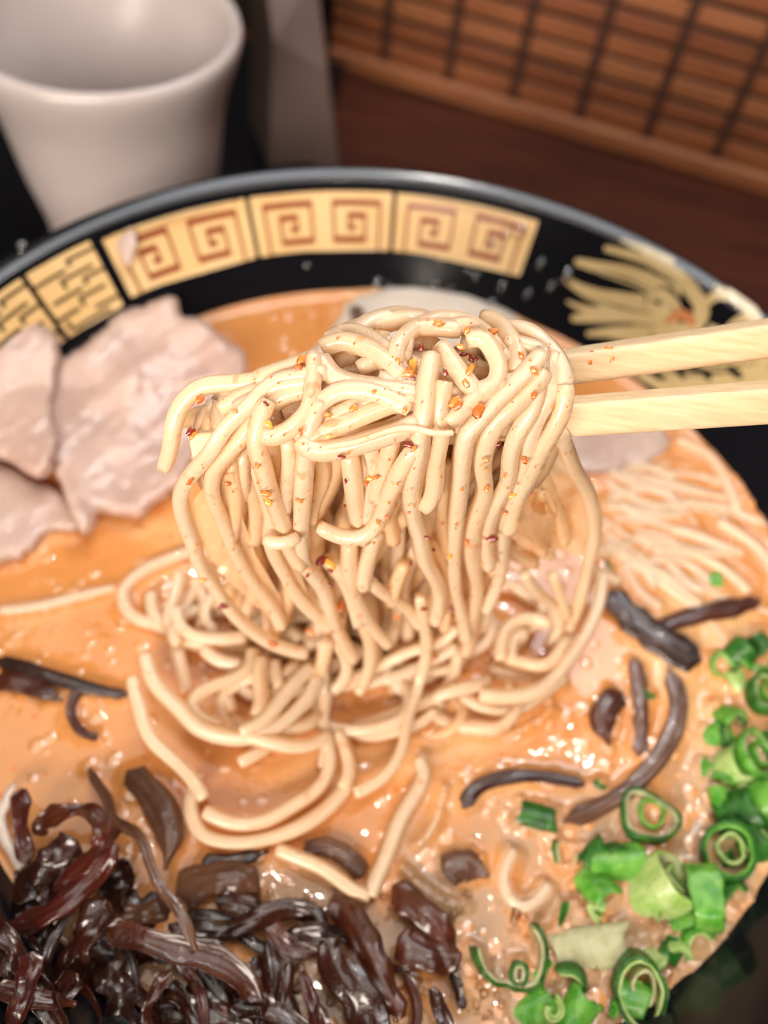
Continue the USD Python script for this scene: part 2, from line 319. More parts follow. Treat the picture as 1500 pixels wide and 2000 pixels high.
# cream tiles with dark maze lines on the left
le = [px_tv(200, 500)[0], px_tv(62, 560)[0]]
dth = le[1] - le[0]
for k in range(3):
    t0, t1 = le[0] + dth * k + .012, le[0] + dth * (k + 1) - .003
    tile = sbox(min(t0, t1), v_top - .03, max(t0, t1), v_bot + .03)
    p = obj('maze_tile', inlay(tile, .20), m_cream, bowl, label='cream tile with dark maze lines')
    bars = []
    for r in range(9):
        y = .08 + r * .105
        x0, x1 = [(.0, .38), (.5, 1), (.12, .62), (.0, .30), (.42, .92), (.1, .5), (.62, 1), (.0, .40), (.2, .86)][r]
        bars.append(sbox(x0, y, x1, y + .055))
    bars += [sbox(.38, .08, .44, .2), sbox(.60, .29, .66, .44), (sbox(.30, .40, .36, .52)), sbox(.5, .60, .56, .75), sbox(.86, .8, .92, .95)]
    b = affinity.affine_transform(unary_union(bars), [t1 - t0, 0, 0, v_bot - v_top + .06, t0, v_top - .03])
    obj('maze_line', inlay(b, .33), m_olive, sub(p, bowl))
# gold dragon on the right: strokes traced in the picture and laid on the wall
def px_inlay(polys, lift):
    P, F = fill(unary_union(polys), 9.0)
    t, v = wall_of_px(P[:, 0], P[:, 1])
    return on_wall(t, v, lift), F
def stroke(pts, w0, w1):
    C = spline(pts, 6); n = len(C); w = np.interp(np.linspace(0, 1, n), [0, .5, 1], [w0 * .6, (w0 + w1) / 2 + 1, w1])
    return unary_union([Point(*c).buffer(r) for c, r in zip(C, w)]).simplify(.6)
dr = [stroke([(1186, 486), (1230, 498), (1290, 520), (1345, 560), (1370, 600)], 11, 15), stroke([(1130, 512), (1180, 525), (1250, 545), (1310, 575)], 13, 20),
      stroke([(1112, 550), (1150, 572), (1215, 590), (1290, 600)], 12, 22), stroke([(1122, 622), (1170, 618), (1230, 616), (1290, 622)], 12, 22),
      stroke([(1150, 652), (1200, 650), (1260, 655), (1310, 650)], 9, 20), stroke([(1270, 570), (1300, 600), (1290, 640)], 26, 30), stroke([(1345, 560), (1370, 590), (1365, 625), (1330, 650)], 12, 16),
      stroke([(1370, 610), (1395, 580), (1430, 578), (1460, 600), (1475, 625)], 10, 13), stroke([(1300, 640), (1340, 680), (1390, 700), (1450, 700), (1510, 690)], 24, 22),
      stroke([(1250, 690), (1300, 720), (1350, 745), (1420, 748), (1500, 735)], 14, 20), stroke([(1210, 700), (1250, 730), (1300, 760)], 7, 10),
      stroke([(1390, 640), (1430, 660), (1500, 655)], 12, 14), stroke([(1300, 745), (1360, 775), (1440, 790)], 10, 12), stroke([(1400, 560), (1440, 590), (1490, 640)], 7, 10), stroke([(1420, 640), (1455, 622), (1490, 640)], 7, 8), stroke([(1215, 470), (1260, 488), (1310, 512)], 5, 8), stroke([(1110, 590), (1150, 606), (1200, 606)], 6, 10), stroke([(1190, 682), (1240, 676), (1290, 680)], 6, 12)]
holes = [stroke(p_, 2.6, 2.0) for p_ in [[(1200, 498), (1260, 520), (1310, 548)], [(1160, 530), (1220, 545), (1280, 572)], [(1150, 582), (1210, 600), (1270, 612)], [(1160, 630), (1220, 632), (1280, 636)], [(1330, 575), (1352, 600), (1345, 632)], [(1385, 600), (1420, 590), (1455, 610)],
         [(1320, 655), (1370, 690), (1450, 690)], [(1340, 690), (1400, 715), (1480, 708)], [(1270, 700), (1320, 728), (1380, 735)], [(1262, 640), (1280, 660), (1310, 668)], [(1240, 560), (1262, 580), (1258, 600)], [(1300, 590), (1318, 612), (1300, 630)]]] + [stroke([(1285, 560), (1310, 566), (1325, 585)], 4, 4), stroke([(1275, 588), (1290, 592)], 4, 4), stroke([(1320, 715), (1335, 735)], 7, 6), stroke([(1370, 722), (1385, 738)], 6, 6), stroke([(1425, 720), (1445, 735)], 8, 6)]
dg = obj('dragon_motif', px_inlay([unary_union(dr).difference(unary_union(holes))], .22), m_gold, bowl, label='gold dragon with long claws and mane')
obj('dragon_tongue', px_inlay([stroke([(1308, 625), (1335, 615), (1352, 628)], 12, 9)], .36), m_orange_print, sub(dg, bowl))

# ------------------------------------------------------------------ table, blind, mug, block
ZT = -62.0
tb = rbox(-420, 420, -200, 330, ZT - 30, ZT, 2)
obj('table', tb, m_table, smooth=False, label='dark reddish brown wooden counter under the bowl', cat='counter', kind='structure')
tr = at_z(np.array([-150., 660.]), np.array([60., 250.]), ZT)
obj('shade_panel', rbox(-300, tr[1][0] - 4, tr[:, 1].min() - 150, 300, ZT + .3, ZT + 4, .8), m_black, smooth=False, label='added black slab under the white cup, standing in for shade on the counter', cat='shade_panel')  # black slab added where the counter only lies in shade
A = at_z(np.array(690.), np.array(140.), ZT); B = at_z(np.array(1500.), np.array(380.), ZT)
wx = (B - A); wx[2] = 0; wl = np.linalg.norm(wx); wx /= wl; wy = np.array([-wx[1], wx[0], 0])
blind = thing('bamboo_blind', A, label='brown bamboo roll blind with dark cords hanging at the back of the counter', cat='blind')
def wall_box(s0, s1, d0, d1, z0, z1, b=.4):
    v, f = rbox(s0, s1, d0, d1, z0, z1, b)
    return A + v[:, :1] * wx + v[:, 1:2] * wy + np.array([0, 0, 1]) * v[:, 2:3], f
obj('bottom_rail', wall_box(-12, 460, -3, 6, 0.3, 9, 1.2), m_bamboo[2], blind, smooth=False, label='plain pale wooden rail along the bottom')
pitch = 9.4
for k in range(24):
    z = 10 + k * pitch
    obj('slat', wall_box(-12 + rng.uniform(-1.5, 1.5), 460, .0, 2.2, z, z + 7.1 + rng.uniform(-.3, .3), .5), m_bamboo[k % 3], blind, smooth=False)
for s in np.arange(12, 450, 30.0):
    obj('cord', wall_box(s, s + 4.2, -1.4, -.1, 9.2, 236, .4), m_cord, blind, smooth=False)
back = wall_box(-260, 620, 9, 20, 0.2, 420, 1)
obj('back_wall', back, m_dark, smooth=False, label='dark wooden booth wall behind the blind', cat='wall', kind='structure')
# mug
ZM = 24.0
rim_px = np.array([(472, 60), (440, 118), (400, 142), (300, 172), (150, 188), (60, 176), (0, 150)])
rp = at_z(rim_px[:, 0].astype(float), rim_px[:, 1].astype(float), ZM)
Amat = np.c_[2 * rp[:, :2], np.ones(len(rp))]; sol = np.linalg.lstsq(Amat, (rp[:, :2] ** 2).sum(1), rcond=None)[0]
mc = sol[:2]; mr = math.sqrt(sol[2] + mc @ mc)
print('mug', mc, mr)
mh = ZM - ZT
ZT0 = ZT; ZT = ZT + 4.3; mh = ZM - ZT
mug = thing('mug', (mc[0], mc[1], ZT), label='white glazed ceramic cup with a flared rim behind the bowl', cat='cup')
mp = [(0.01, 5), (.52, 5), (.58, 8), (.66, mh * .4), (.78, mh * .75), (.90, mh * .95), (.93, mh - .6), (.955, mh), (.985, mh - .4), (1.0, mh - 2), (.985, mh - 6), (.88, mh * .78), (.77, mh * .45), (.69, mh * .12), (.67, 1.0), (.64, .3), (.01, .3)]
pp = np.array([(a * (mr if a > .02 else 1), b) for a, b in mp])
q = spline(pp[1:-1], 2.0); q = np.vstack([pp[0], q, pp[-1]])
v, f = lathe(q, 96); obj('mug_body', (v + np.array([mc[0], mc[1], ZT]), f), m_mug, mug)
ZT = ZT0
# block to the right of the mug
b0 = at_z(np.array(525.), np.array(345.), ZT); b1 = at_z(np.array(660.), np.array(330.), ZT)
bl = np.linalg.norm(b1 - b0)
blk = thing('condiment_holder', b0, label='pinkish grey tapered block with a slanted top standing beside the white cup', cat='holder')
hb = 62.0
dx = (b1 - b0) / bl; dy = np.array([-dx[1], dx[0], 0])
def blk_mesh(pts):
    h = trimesh.convex.convex_hull(np.array(pts)); return np.array(h.vertices), np.array(h.faces)
pts = []
for s, d, z in [(0, 0, 0), (bl, 0, 0), (bl, 34, 0), (0, 34, 0), (3, 3, hb - 10), (bl - 6, 3, hb - 22), (3, 14, hb + 6), (bl - 8, 14, hb + 6), (3, 32, hb + 6), (bl - 8, 32, hb + 6)]:
    for e in ((.0, .0, 0), (.8, .8, 0)): pts.append(b0 + (s + e[0]) * dx + (d + e[1]) * dy + np.array([0, 0, z]))
obj('holder_body', blk_mesh(pts), m_block, blk, smooth=False)

# ------------------------------------------------------------------ chopsticks
samples = []      # (px, py, depth of the visible surface) of everything laid by hand, for what rests on it
def stick(p0, p1, r0, r1):
    C = np.linspace(p0, p1, 60); T, N, B_ = frames(C)
    up = CY - T[0] * (CY @ T[0]); up /= np.linalg.norm(up); sd = np.cross(T[0], up)
    k = 24; a = np.linspace(0, 2 * np.pi, k, endpoint=False)
    ca, sa = np.cos(a), np.sin(a); e = .42
    sx, sy = np.sign(ca) * np.abs(ca) ** e, np.sign(sa) * np.abs(sa) ** e
    R = np.linspace(r0, r1, 60); R[0] *= .86
    tilt = .45
    ux = np.cos(tilt) * up + np.sin(tilt) * sd; uy = -np.sin(tilt) * up + np.cos(tilt) * sd
    V = (C[:, None] + R[:, None, None] * (sx[None, :, None] * ux + sy[None, :, None] * uy * .92)).reshape(-1, 3)
    i, j = np.meshgrid(np.arange(59), np.arange(k), indexing='ij')
    q = np.stack([i * k + j, i * k + (j + 1) % k, (i + 1) * k + (j + 1) % k, (i + 1) * k + j], -1).reshape(-1, 4)
    F = np.vstack([q[:, [0, 1, 2]], q[:, [0, 2, 3]]]); V = np.vstack([V, C[0], C[-1]]); j = np.arange(k)
    F = np.vstack([F, np.stack([np.full(k, len(V) - 2), (j + 1) % k, j], 1), np.stack([np.full(k, len(V) - 1), 59 * k + j, 59 * k + (j + 1) % k], 1)])
    for c, r in zip(C, R):
        px = to_px(c); samples.append((px[0], px[1], (c - CAM) @ FW - r, r * FPX / 115))
    return V, F
D1, D2 = 113.0, 116.0
S1a, S1b = at_d(378., 868., D1), at_d(1700., 770., 110.0)
S2a, S2b = at_d(392., 818., 117.), at_d(1700., 632., 116.0)
obj('chopstick', stick(S1a, S1b, 2.0, 2.62), m_stick, smooth=40, label='nearer pale wooden chopstick, the lower of the pair holding the noodles', cat='chopstick')
obj('chopstick', stick(S2a, S2b, 1.9, 2.50), m_stick, smooth=40, label='farther pale wooden chopstick, the upper of the pair with chilli specks', cat='chopstick')

# ------------------------------------------------------------------ noodles
AX0, AX1 = at_d(350., 848., 115.), at_d(1160., 762., 115.)
ax = AX1 - AX0; ax[2] = 0; AXL = np.linalg.norm(ax); ax /= AXL
au = np.array([ax[1], -ax[0], 0])                    # horizontal, towards the camera
def zc(s): return AX0[2] + (AX1[2] - AX0[2]) * s / AXL + 1.0
def slabT(s):
    return 3.0 + 7.5 * np.sqrt(np.clip(1 - ((s - AXL / 2) / (AXL / 2 + 1.5)) ** 2, 0, 1))
def field(P):
    d = P - AX0; s = d @ ax; u = d @ au; h = P[..., 2] - zc(s)
    return np.where(h > 0, np.hypot(u, h), np.abs(u)) - slabT(s)
def front(px, py, zs=1.6):
    """Depth at which the view ray meets the lifted bundle, or the soup's noodle level when it misses."""
    r = ray(px, py); t = np.arange(70, 260, .5)
    P = CAM + t[None, :, None] * r[:, None, :]
    g = field(P); low = P[..., 2] < zs
    stop = np.argmax(low, axis=1)
    k = np.arange(len(t))[None, :]
    hit = (g < 0) & (k <= stop[:, None])
    first = np.where(hit.any(1), hit.argmax(1), -1)
    gm = np.where(k <= stop[:, None], g, 99); near = gm.argmin(1)
    d = depth_z(px, py, zs)
    out = np.where(first >= 0, t[np.maximum(first, 0)], np.where((gm.min(1) < 5.0) & (np.asarray(py) < 900), t[near], d))
    return np.minimum(out, d)
N_ = []
def place(px, y=None):
    if y is None: x, y = np.asarray(px, float).mean(0)[:2]
    else: x = px
    return ('left of the starch knob' if x < 520 else 'near the starch knob' if x < 660 else 'by the hooked noodle' if x < 770 else 'by the middle noodle' if x < 880 else 'among the right front strands' if x < 1000 else 'by the long outer noodle') + (', high up' if y < 760 else '' if y < 1000 else ', low down' if y < 1250 else ', at broth level')
def noodle(pts, off=0.0, mode='b', r=1.32, label=None, group=None, mat=None, z=1.4, smooth=5, cat='noodle'):
    """pts in photograph pixels; mode b = on the lifted bundle, s = lying in the soup."""
    C = spline(pts, 9.0); px, py = C[:, 0], C[:, 1]
    if mode == 'b': d = front(px, py)
    else: d = depth_z(px, py, z)
    d = gaussian_filter1d(d, smooth, mode='nearest') - off
    P = at_d(px, py, d)
    P = spline(P, 0.7)
    i = len(N_)
    rad = r * rng.uniform(.95, 1.05)
    d2 = (P - CAM) @ FW; q = to_px(P)
    samples.extend(zip(q[:, 0], q[:, 1], d2 - rad, rad * FPX / d2))
    N_.append(1)
    obj('noodle', tube(P, rad, 10, i), mat or m_noodle[i % 3], label=label or GL[group] + ', ' * 0 + ' ' + place(C), cat=cat, group=group)
    return P
G_UP, G_IN, G_HEAP, G_MOUND, G_FAR = 'noodles hanging at the front of the lifted bundle', 'noodles hanging inside the lifted bundle', 'noodles heaped in the broth under the lifted bundle', 'noodles looped over the chopsticks', 'noodles half sunk in the broth at right'
GL = {G_UP: 'pale noodle hanging at the bundle front', G_IN: 'oily shade-tinted noodle inside the bundle', G_HEAP: 'noodle coiled in the heap in the broth', G_MOUND: 'noodle looped over the chopsticks', G_FAR: 'thin noodle half sunk in the broth'}
H = [  # (points, offset towards the camera, label or group)
 ([(612,690),(612,720),(609,760),(603,795),(585,820),(560,842),(535,852),(512,850)], 2.4, 'noodle dropping straight from the mound then hooking left at upper left'),
 ([(627,785),(612,815),(598,877),(590,977),(588,1060),(598,1105),(625,1140),(646,1195),(660,1233),(690,1290)], 2.2, 'long noodle falling from the knot left of centre, chilli grain beside it'),
 ([(524,782),(506,822),(501,860),(513,910),(533,977),(553,1027),(566,1070),(590,1110)], 2.6, 'thick noodle with an orange flake stuck at mid length, left front'),
 ([(505,905),(520,960),(530,1010),(527,1050),(533,1075),(553,1115),(577,1157),(610,1193),(648,1230)], 1.0, 'translucent noodle wrapped by a starchy knob, left front'),
 ([(640,725),(593,733),(533,747),(487,790),(440,837),(407,887),(373,927),(354,965),(357,1003),(377,1060),(392,1105),(415,1140),(447,1187),(487,1227),(533,1257),(600,1278)], 1.6, 'broad outermost noodle sweeping down the left side of the bundle'),
 ([(620,757),(583,765),(540,780),(500,817),(467,862),(440,892),(416,927),(414,960),(428,1000),(452,1060),(477,1110),(500,1143),(533,1187),(550,1225)], .6, 'second noodle from the left, parallel to the outermost one'),
 ([(640,722),(560,735),(450,748),(390,758),(352,795),(337,845),(329,890),(320,915)], -.6, 'greenish translucent noodle end drooping past the chopstick tips'),
 ([(625,698),(650,733),(683,747),(750,757),(830,768)], 1.4, G_MOUND), ([(628,680),(667,667),(717,680),(760,712),(785,742)], 1.0, G_MOUND), ([(640,662),(680,648),(722,662),(768,700),(790,735)], .4, G_MOUND),
 ([(815,822),(780,842),(733,858),(683,873),(640,881),(605,876),(585,858)], 2.8, 'noodle curving as a low rim along the bottom of the mound'),
 ([(815,776),(733,802),(683,823),(633,843),(590,868)], 1.5, G_MOUND), ([(825,750),(740,775),(680,800),(620,830),(575,850)], .8, G_MOUND),
 ([(606,818),(627,790),(660,767),(700,762),(760,778),(800,800)], 1.7, G_MOUND), ([(612,700),(585,712),(548,725),(500,742)], .5, G_MOUND),
 ([(617,745),(580,750),(530,762),(490,795)], 1.0, G_MOUND),
 ([(842,690),(840,712),(833,747),(830,793),(822,837),(818,877),(808,927),(803,977),(812,1020),(822,1060),(832,1100),(852,1137),(858,1177),(850,1217)], 3.2, 'noodle hanging straight down the exact middle of the bundle front'),
 ([(868,745),(864,767),(858,810),(862,850),(854,893),(850,937),(843,972),(829,995)], 2.6, 'short noodle beside the middle one, its pointed end cut at half height'),
 ([(812,872),(790,905),(767,950),(747,1000),(732,1030),(712,1046),(690,1050),(655,1044),(622,1028)], 3.4, 'bright noodle bent like a hook across the open centre'),
 ([(1060,690),(1033,722),(983,773),(937,820),(911,853),(903,893),(897,960),(890,1027),(887,1080),(888,1130),(895,1175),(905,1215),(912,1250)], 2.6, 'noodle bearing a large orange flake, bending down right of centre'),
 ([(1065,725),(1047,750),(1003,793),(967,827),(948,867),(941,910),(946,953),(932,1003),(921,1050),(922,1093),(930,1140),(927,1187),(920,1233),(910,1277)], 2.0, 'wavy noodle next to the flake bearing one, right of centre'),
 ([(1062,680),(1058,710),(1050,760),(1033,810),(1008,853),(997,893),(990,943),(965,990),(953,1027),(950,1065),(955,1110)], 1.6, G_UP),
 ([(1085,690),(1078,725),(1070,777),(1050,813),(1034,860),(1024,910),(1012,945),(997,985),(985,1025),(980,1100),(968,1150),(948,1193)], 1.0, G_UP),
 ([(1104,752),(1098,800),(1078,843),(1058,877),(1038,920),(1025,945),(1005,990),(992,1040)], 2.2, 'short thick noodle at the right edge where the chopsticks enter'),
 ([(1090,840),(1103,872),(1118,910),(1143,953),(1156,993),(1160,1050),(1152,1090),(1144,1130),(1133,1170),(1120,1207),(1100,1250),(1077,1290),(1040,1316),(990,1317),(955,1303)], .8, 'long outer noodle curving out and back along the right side'),
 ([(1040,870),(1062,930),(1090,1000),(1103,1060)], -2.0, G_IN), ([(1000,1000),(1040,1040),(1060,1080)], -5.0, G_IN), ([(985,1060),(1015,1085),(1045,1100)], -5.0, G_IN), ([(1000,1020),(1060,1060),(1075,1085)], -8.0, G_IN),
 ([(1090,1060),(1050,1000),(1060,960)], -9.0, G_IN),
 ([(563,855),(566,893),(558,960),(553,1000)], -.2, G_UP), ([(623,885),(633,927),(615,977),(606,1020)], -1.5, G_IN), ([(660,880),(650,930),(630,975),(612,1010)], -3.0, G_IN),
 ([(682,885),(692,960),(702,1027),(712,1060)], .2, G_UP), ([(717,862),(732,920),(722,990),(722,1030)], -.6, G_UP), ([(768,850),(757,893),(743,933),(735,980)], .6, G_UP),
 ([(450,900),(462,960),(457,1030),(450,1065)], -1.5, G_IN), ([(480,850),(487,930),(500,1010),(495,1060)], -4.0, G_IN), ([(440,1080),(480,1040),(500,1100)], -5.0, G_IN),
 ([(683,1060),(682,1110),(690,1155),(710,1195),(735,1235),(760,1260)], 1.4, G_UP), ([(735,1040),(722,1080),(712,1120),(710,1150)], 1.0, G_UP), ([(693,1190),(720,1245),(722,1300),(700,1355)], 1.8, G_UP),
 ([(712,1125),(750,1160),(790,1185),(820,1225)], .0, G_UP), ([(640,1090),(672,1130),(690,1180),(700,1220)], .6, G_UP), ([(790,1100),(772,1150),(765,1180)], -2, G_IN),
 ([(660,1255),(677,1300),(667,1333),(645,1352)], 2.0, G_UP), ([(633,1250),(633,1367),(637,1433),(633,1500)], 1.6, G_UP), ([(640,1250),(617,1333),(593,1383),(533,1450),(467,1490)], 2.2, G_UP),
 ([(820,1165),(828,1217),(833,1267),(823,1317),(810,1367),(797,1407),(783,1467),(750,1517),(693,1550)], 3.4, 'long straight noodle hanging in front of the heap below centre'),
 ([(1023,1118),(1050,1158),(1083,1187),(1091,1227),(1070,1267)], 1.2, G_UP), ([(1078,1120),(1095,1168),(1107,1205)], .8, G_UP), ([(893,1225),(860,1255),(817,1268),(750,1297),(720,1312)], 1.0, G_HEAP),
 ([(893,1262),(833,1297),(750,1330)], 1.5, G_HEAP), ([(895,1270),(880,1333),(843,1367),(800,1383),(750,1403),(690,1420)], 2.0, G_HEAP), ([(677,1423),(717,1437),(767,1430),(820,1412),(852,1388)], 1.5, G_HEAP),
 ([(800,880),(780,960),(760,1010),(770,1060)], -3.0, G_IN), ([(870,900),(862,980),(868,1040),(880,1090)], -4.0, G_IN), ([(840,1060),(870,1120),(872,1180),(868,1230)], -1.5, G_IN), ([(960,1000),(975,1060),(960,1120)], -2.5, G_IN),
 # mound top right
 ([(772,712),(775,680),(812,642),(865,624),(910,630),(952,655),(975,690)], 1.6, 'noodle arching over the very top of the mound'),
 ([(912,664),(938,660),(965,690),(974,725),(962,752),(935,762)], 2.8, 'thick noodle curling round the chilli hollow on top'),
 ([(858,672),(883,707),(907,740),(930,765)], 2.0, 'noodle slanting across the chilli hollow on top'), ([(640,668),(690,646),(750,630),(800,622),(840,626)], .8, G_MOUND), ([(690,690),(700,650),(750,622),(800,616)], .2, G_MOUND),
 ([(960,632),(983,638),(1023,643),(1065,672),(1094,712),(1102,752),(1098,800)], 1.2, 'noodle wrapping the upper right shoulder of the mound'), ([(940,622),(965,627),(998,660),(1012,700),(1004,728)], 1.6, G_MOUND),
 ([(985,665),(1030,676),(1062,690),(1075,722),(1070,765)], 1.0, G_MOUND), ([(740,740),(800,750),(860,762),(900,775)], .4, G_MOUND), ([(876,828),(905,797),(948,765),(985,748)], 2.2, 'short noodle piece with a cut square end at the mound front'),
 ([(790,690),(800,650),(850,640),(900,645)], .6, G_MOUND), ([(760,790),(800,790),(850,800),(890,820)], .4, G_MOUND), ([(930,780),(970,760),(1010,735)], .8, G_MOUND), ([(700,720),(740,700),(770,690),(800,700)], -.4, G_MOUND),
 ([(880,640),(930,640),(960,670),(990,710)], .6, G_MOUND), ([(900,850),(930,800),(990,750)], .5, G_MOUND), ([(640,840),(700,850),(760,840),(800,820)], .4, G_MOUND), ([(460,800),(500,780),(560,760)], -.2, G_MOUND), ([(430,800),(470,775),(520,755)], -.6, G_MOUND),
]
for pts, off, lab in H:
    grp = lab if lab in GL else None
    noodle(pts, off, 'b', label=None if grp else lab, group=grp, mat=m_noodle_oily_shade if grp == G_IN else None)
S = [  # lying in or on the soup: (points, z, label or group)
 ([(258,1322),(263,1350),(273,1385),(293,1440),(333,1480),(372,1518),(400,1560)], 5, 'blurred noodle end at far left, lower of two bent side by side'),
 ([(283,1277),(300,1330),(350,1383),(383,1417),(427,1436),(483,1440),(533,1423),(583,1383),(617,1333),(623,1285)], 7, 'noodle making a wide hanging curve left below the bundle'),
 ([(392,1512),(377,1550),(374,1583),(393,1627),(440,1645),(533,1636),(600,1608),(653,1567),(682,1523),(680,1473),(655,1427)], 3.2, 'outer noodle of the big U-shaped loop at bottom left'),
 ([(398,1585),(450,1607),(517,1603),(573,1573),(627,1533),(645,1483),(635,1427),(640,1350)], 3.8, 'inner noodle of the big U-shaped loop at bottom left'),
 ([(817,1480),(828,1510),(813,1550),(783,1600),(760,1660),(740,1707),(722,1750)], 2.2, 'right arm of the V-shaped pair of noodles at bottom centre'),
 ([(722,1752),(700,1743),(633,1697),(587,1677),(540,1658)], 2.2, 'left arm of the V-shaped pair of noodles at bottom centre'),
 ([(376,1076),(320,1096),(262,1128),(240,1160),(256,1200),(304,1220),(345,1235)], 1.2, 'noodle loop lying alone on the broth at far left of the heap'),
 ([(1003,1660),(985,1700),(990,1745),(1020,1770),(1055,1750),(1070,1725)], .2, 'curled noodle showing through the broth beside the scallions'),
 ([(352,1120),(340,1168),(332,1220),(360,1248),(420,1256),(480,1245)], 4, G_HEAP), ([(296,1156),(302,1200),(330,1225)], 1.5, G_HEAP),
 ([(343,1187),(357,1227),(400,1247),(450,1247),(480,1243)], 6, G_HEAP), ([(493,1267),(487,1300),(450,1327),(400,1347),(377,1377),(393,1400),(433,1417)], 6, G_HEAP), ([(343,1260),(357,1317),(367,1350)], 3, G_HEAP),
 ([(397,1267),(423,1287),(470,1297)], 5, G_HEAP), ([(513,1283),(507,1317),(510,1367),(500,1400)], 7, G_HEAP), ([(537,1290),(540,1317),(547,1345)], 6, G_HEAP), ([(610,1300),(577,1333),(547,1370),(517,1403),(470,1430)], 8, G_HEAP),
 ([(660,1427),(677,1467),(683,1500),(670,1540)], 4, G_HEAP), ([(1177,1120),(1167,1187),(1143,1240),(1103,1300),(1060,1343),(1000,1360),(937,1357)], 6, 'outer curved noodle hugging the right side of the heap'),
 ([(1103,1320),(1050,1363),(1003,1387),(950,1383),(900,1360)], 2, G_HEAP), ([(1073,1220),(1033,1207),(997,1220),(980,1253),(980,1290)], 6, 'noodle ring standing open right of the lifted strands'), ([(1027,1237),(1007,1247),(1000,1290)], 5, G_HEAP),
 ([(380,1130),(400,1180),(390,1230)], 4, G_HEAP), ([(410,1120),(370,1170),(350,1210)], 3, G_HEAP), ([(430,1150),(400,1200),(420,1240)], 5, G_HEAP), ([(480,1290),(440,1340),(455,1390)], 4, G_HEAP),
 ([(1150,1075),(1200,1080),(1230,1060)], .5, G_FAR), ([(1160,1120),(1190,1130),(1210,1140)], .8, G_FAR), ([(1310,1035),(1350,1045),(1400,1065),(1450,1085)], .4, G_FAR), ([(1240,1050),(1300,1065),(1360,1080),(1430,1082)], .2, G_FAR),
 ([(1240,1080),(1270,1110),(1310,1150)], .2, G_FAR), ([(1300,1100),(1330,1130),(1350,1150)], .2, G_FAR), ([(1220,1110),(1250,1160),(1290,1190)], .0, G_FAR), ([(1200,930),(1280,940),(1350,960)], .2, G_FAR), ([(1180,990),(1260,1000),(1330,1010)], .2, G_FAR),
 ([(1320,860),(1380,890),(1420,950),(1440,1000)], 1.0, 'pale noodle lying along the bowl wall at the right back'),
 ([(1400,1020),(1450,1050),(1500,1100),(1520,1150)], 1.0, 'pale noodle at the right edge of the picture beside the wall'),
 ([(1000,560),(930,555),(860,562),(800,580)], .6, 'out of focus noodle at the back of the bowl behind the mound'),
 ([(820,1443),(835,1456),(865,1450),(905,1437),(950,1440),(1010,1430),(1055,1405),(1078,1383)], .3, 'thin pale thread with a hooked left end floating below the heap'),  # meniscus reflections modelled as thin strands, here and just below
 ([(783,1692),(830,1738),(880,1766),(912,1768)], .3, 'thin pale thread right of the V-shaped noodles'), ([(868,1535),(858,1580),(842,1620),(812,1655)], .3, 'short pale thread standing left of the black hook strip'),
 ([(1085,1640),(1120,1655),(1150,1648),(1185,1630)], .3, 'short wavy pale thread above the bright green scallion tube'),
 ([(0,1195),(80,1185),(160,1165),(225,1150)], .2, 'long pale noodle just under the surface at the left edge'),
]
for k in range(42):
    x0, y0 = rng.uniform(1160, 1300), rng.uniform(900, 1120); a_ = rng.uniform(-.1, .35) + (y0 - 900) / 500; l_ = rng.uniform(110, 240)
    S.append(([(x0, y0), (x0 + l_ * .5 * math.cos(a_), y0 + l_ * .5 * math.sin(a_) - rng.uniform(-26, 34)), (x0 + l_ * math.cos(a_), y0 + l_ * math.sin(a_))], rng.uniform(-1.0, .5), G_FAR))
for pts, z, lab in S:
    grp = lab if lab in GL else None
    noodle(pts, 0, 's', z=z, label=None if grp else lab, group=grp, smooth=1, r=.55 if lab.find('thread') > 0 else 1.42)
# strands that fill the bundle behind the traced ones
def free(P, group, r=1.2, mat=None):
    i = len(N_); N_.append(1)
    obj('noodle', tube(spline(P, .8), r * rng.uniform(.94, 1.06), 9, i), mat or m_noodle[i % 3], label=GL[group] + ' ' + place(to_px(P)), cat='noodle', group=group)
def wob(a, b): return rng.uniform(a, b)
for i in range(78):
    s0 = AXL * wob(.06, .89); T0 = slabT(s0)
    u0 = wob(-T0 + 2, T0 - 5.0); pts = []; drift = wob(-9, 9)
    zz = zc(s0); ph, am = wob(0, 6), wob(.4, 1.6)
    top = (T0 - 2.2 - wob(0, 4)) * np.interp(s0 / AXL, [.05, .45], [.25, 1])
    pts.append(AX0 + ax * (s0 + wob(-4, 4)) + au * (-T0 + 2.5) + [0, 0, zz + top * .55])
    pts.append(AX0 + ax * s0 + au * (u0 * .6) + [0, 0, zz + top])
    pts.append(AX0 + ax * (s0 + wob(-1, 1)) + au * min(u0 + wob(2, 3), T0 - 3) + [0, 0, zz + top * .3])
    for f_ in (.72, .5, .3, .14, .0):
        pull = (AXL * .5 - s0) * (1 - f_) * .34 + drift * (1 - f_)
        pts.append(AX0 + ax * (s0 + pull + am * math.sin(ph + f_ * 9)) + au * (min(u0 + 2, T0 - 3) + am * math.cos(ph + f_ * 7)) + [0, 0, (zz - 2) * f_ + .5])
    P = np.array(pts); P[:, 2] = np.where(np.arange(len(P)) >= 3, P[:, 2], P[:, 2]); P -= np.array([0, 0, AX0[2]]) * 0
    P[:, 2] = np.array([zz - 5, zz + top, zz + top * .3] + [(zz - 2) * f_ + .5 for f_ in (.72, .5, .3, .14, .0)])
    free(P, G_IN, 1.3, m_noodle_oily_shade if i % 2 else None)
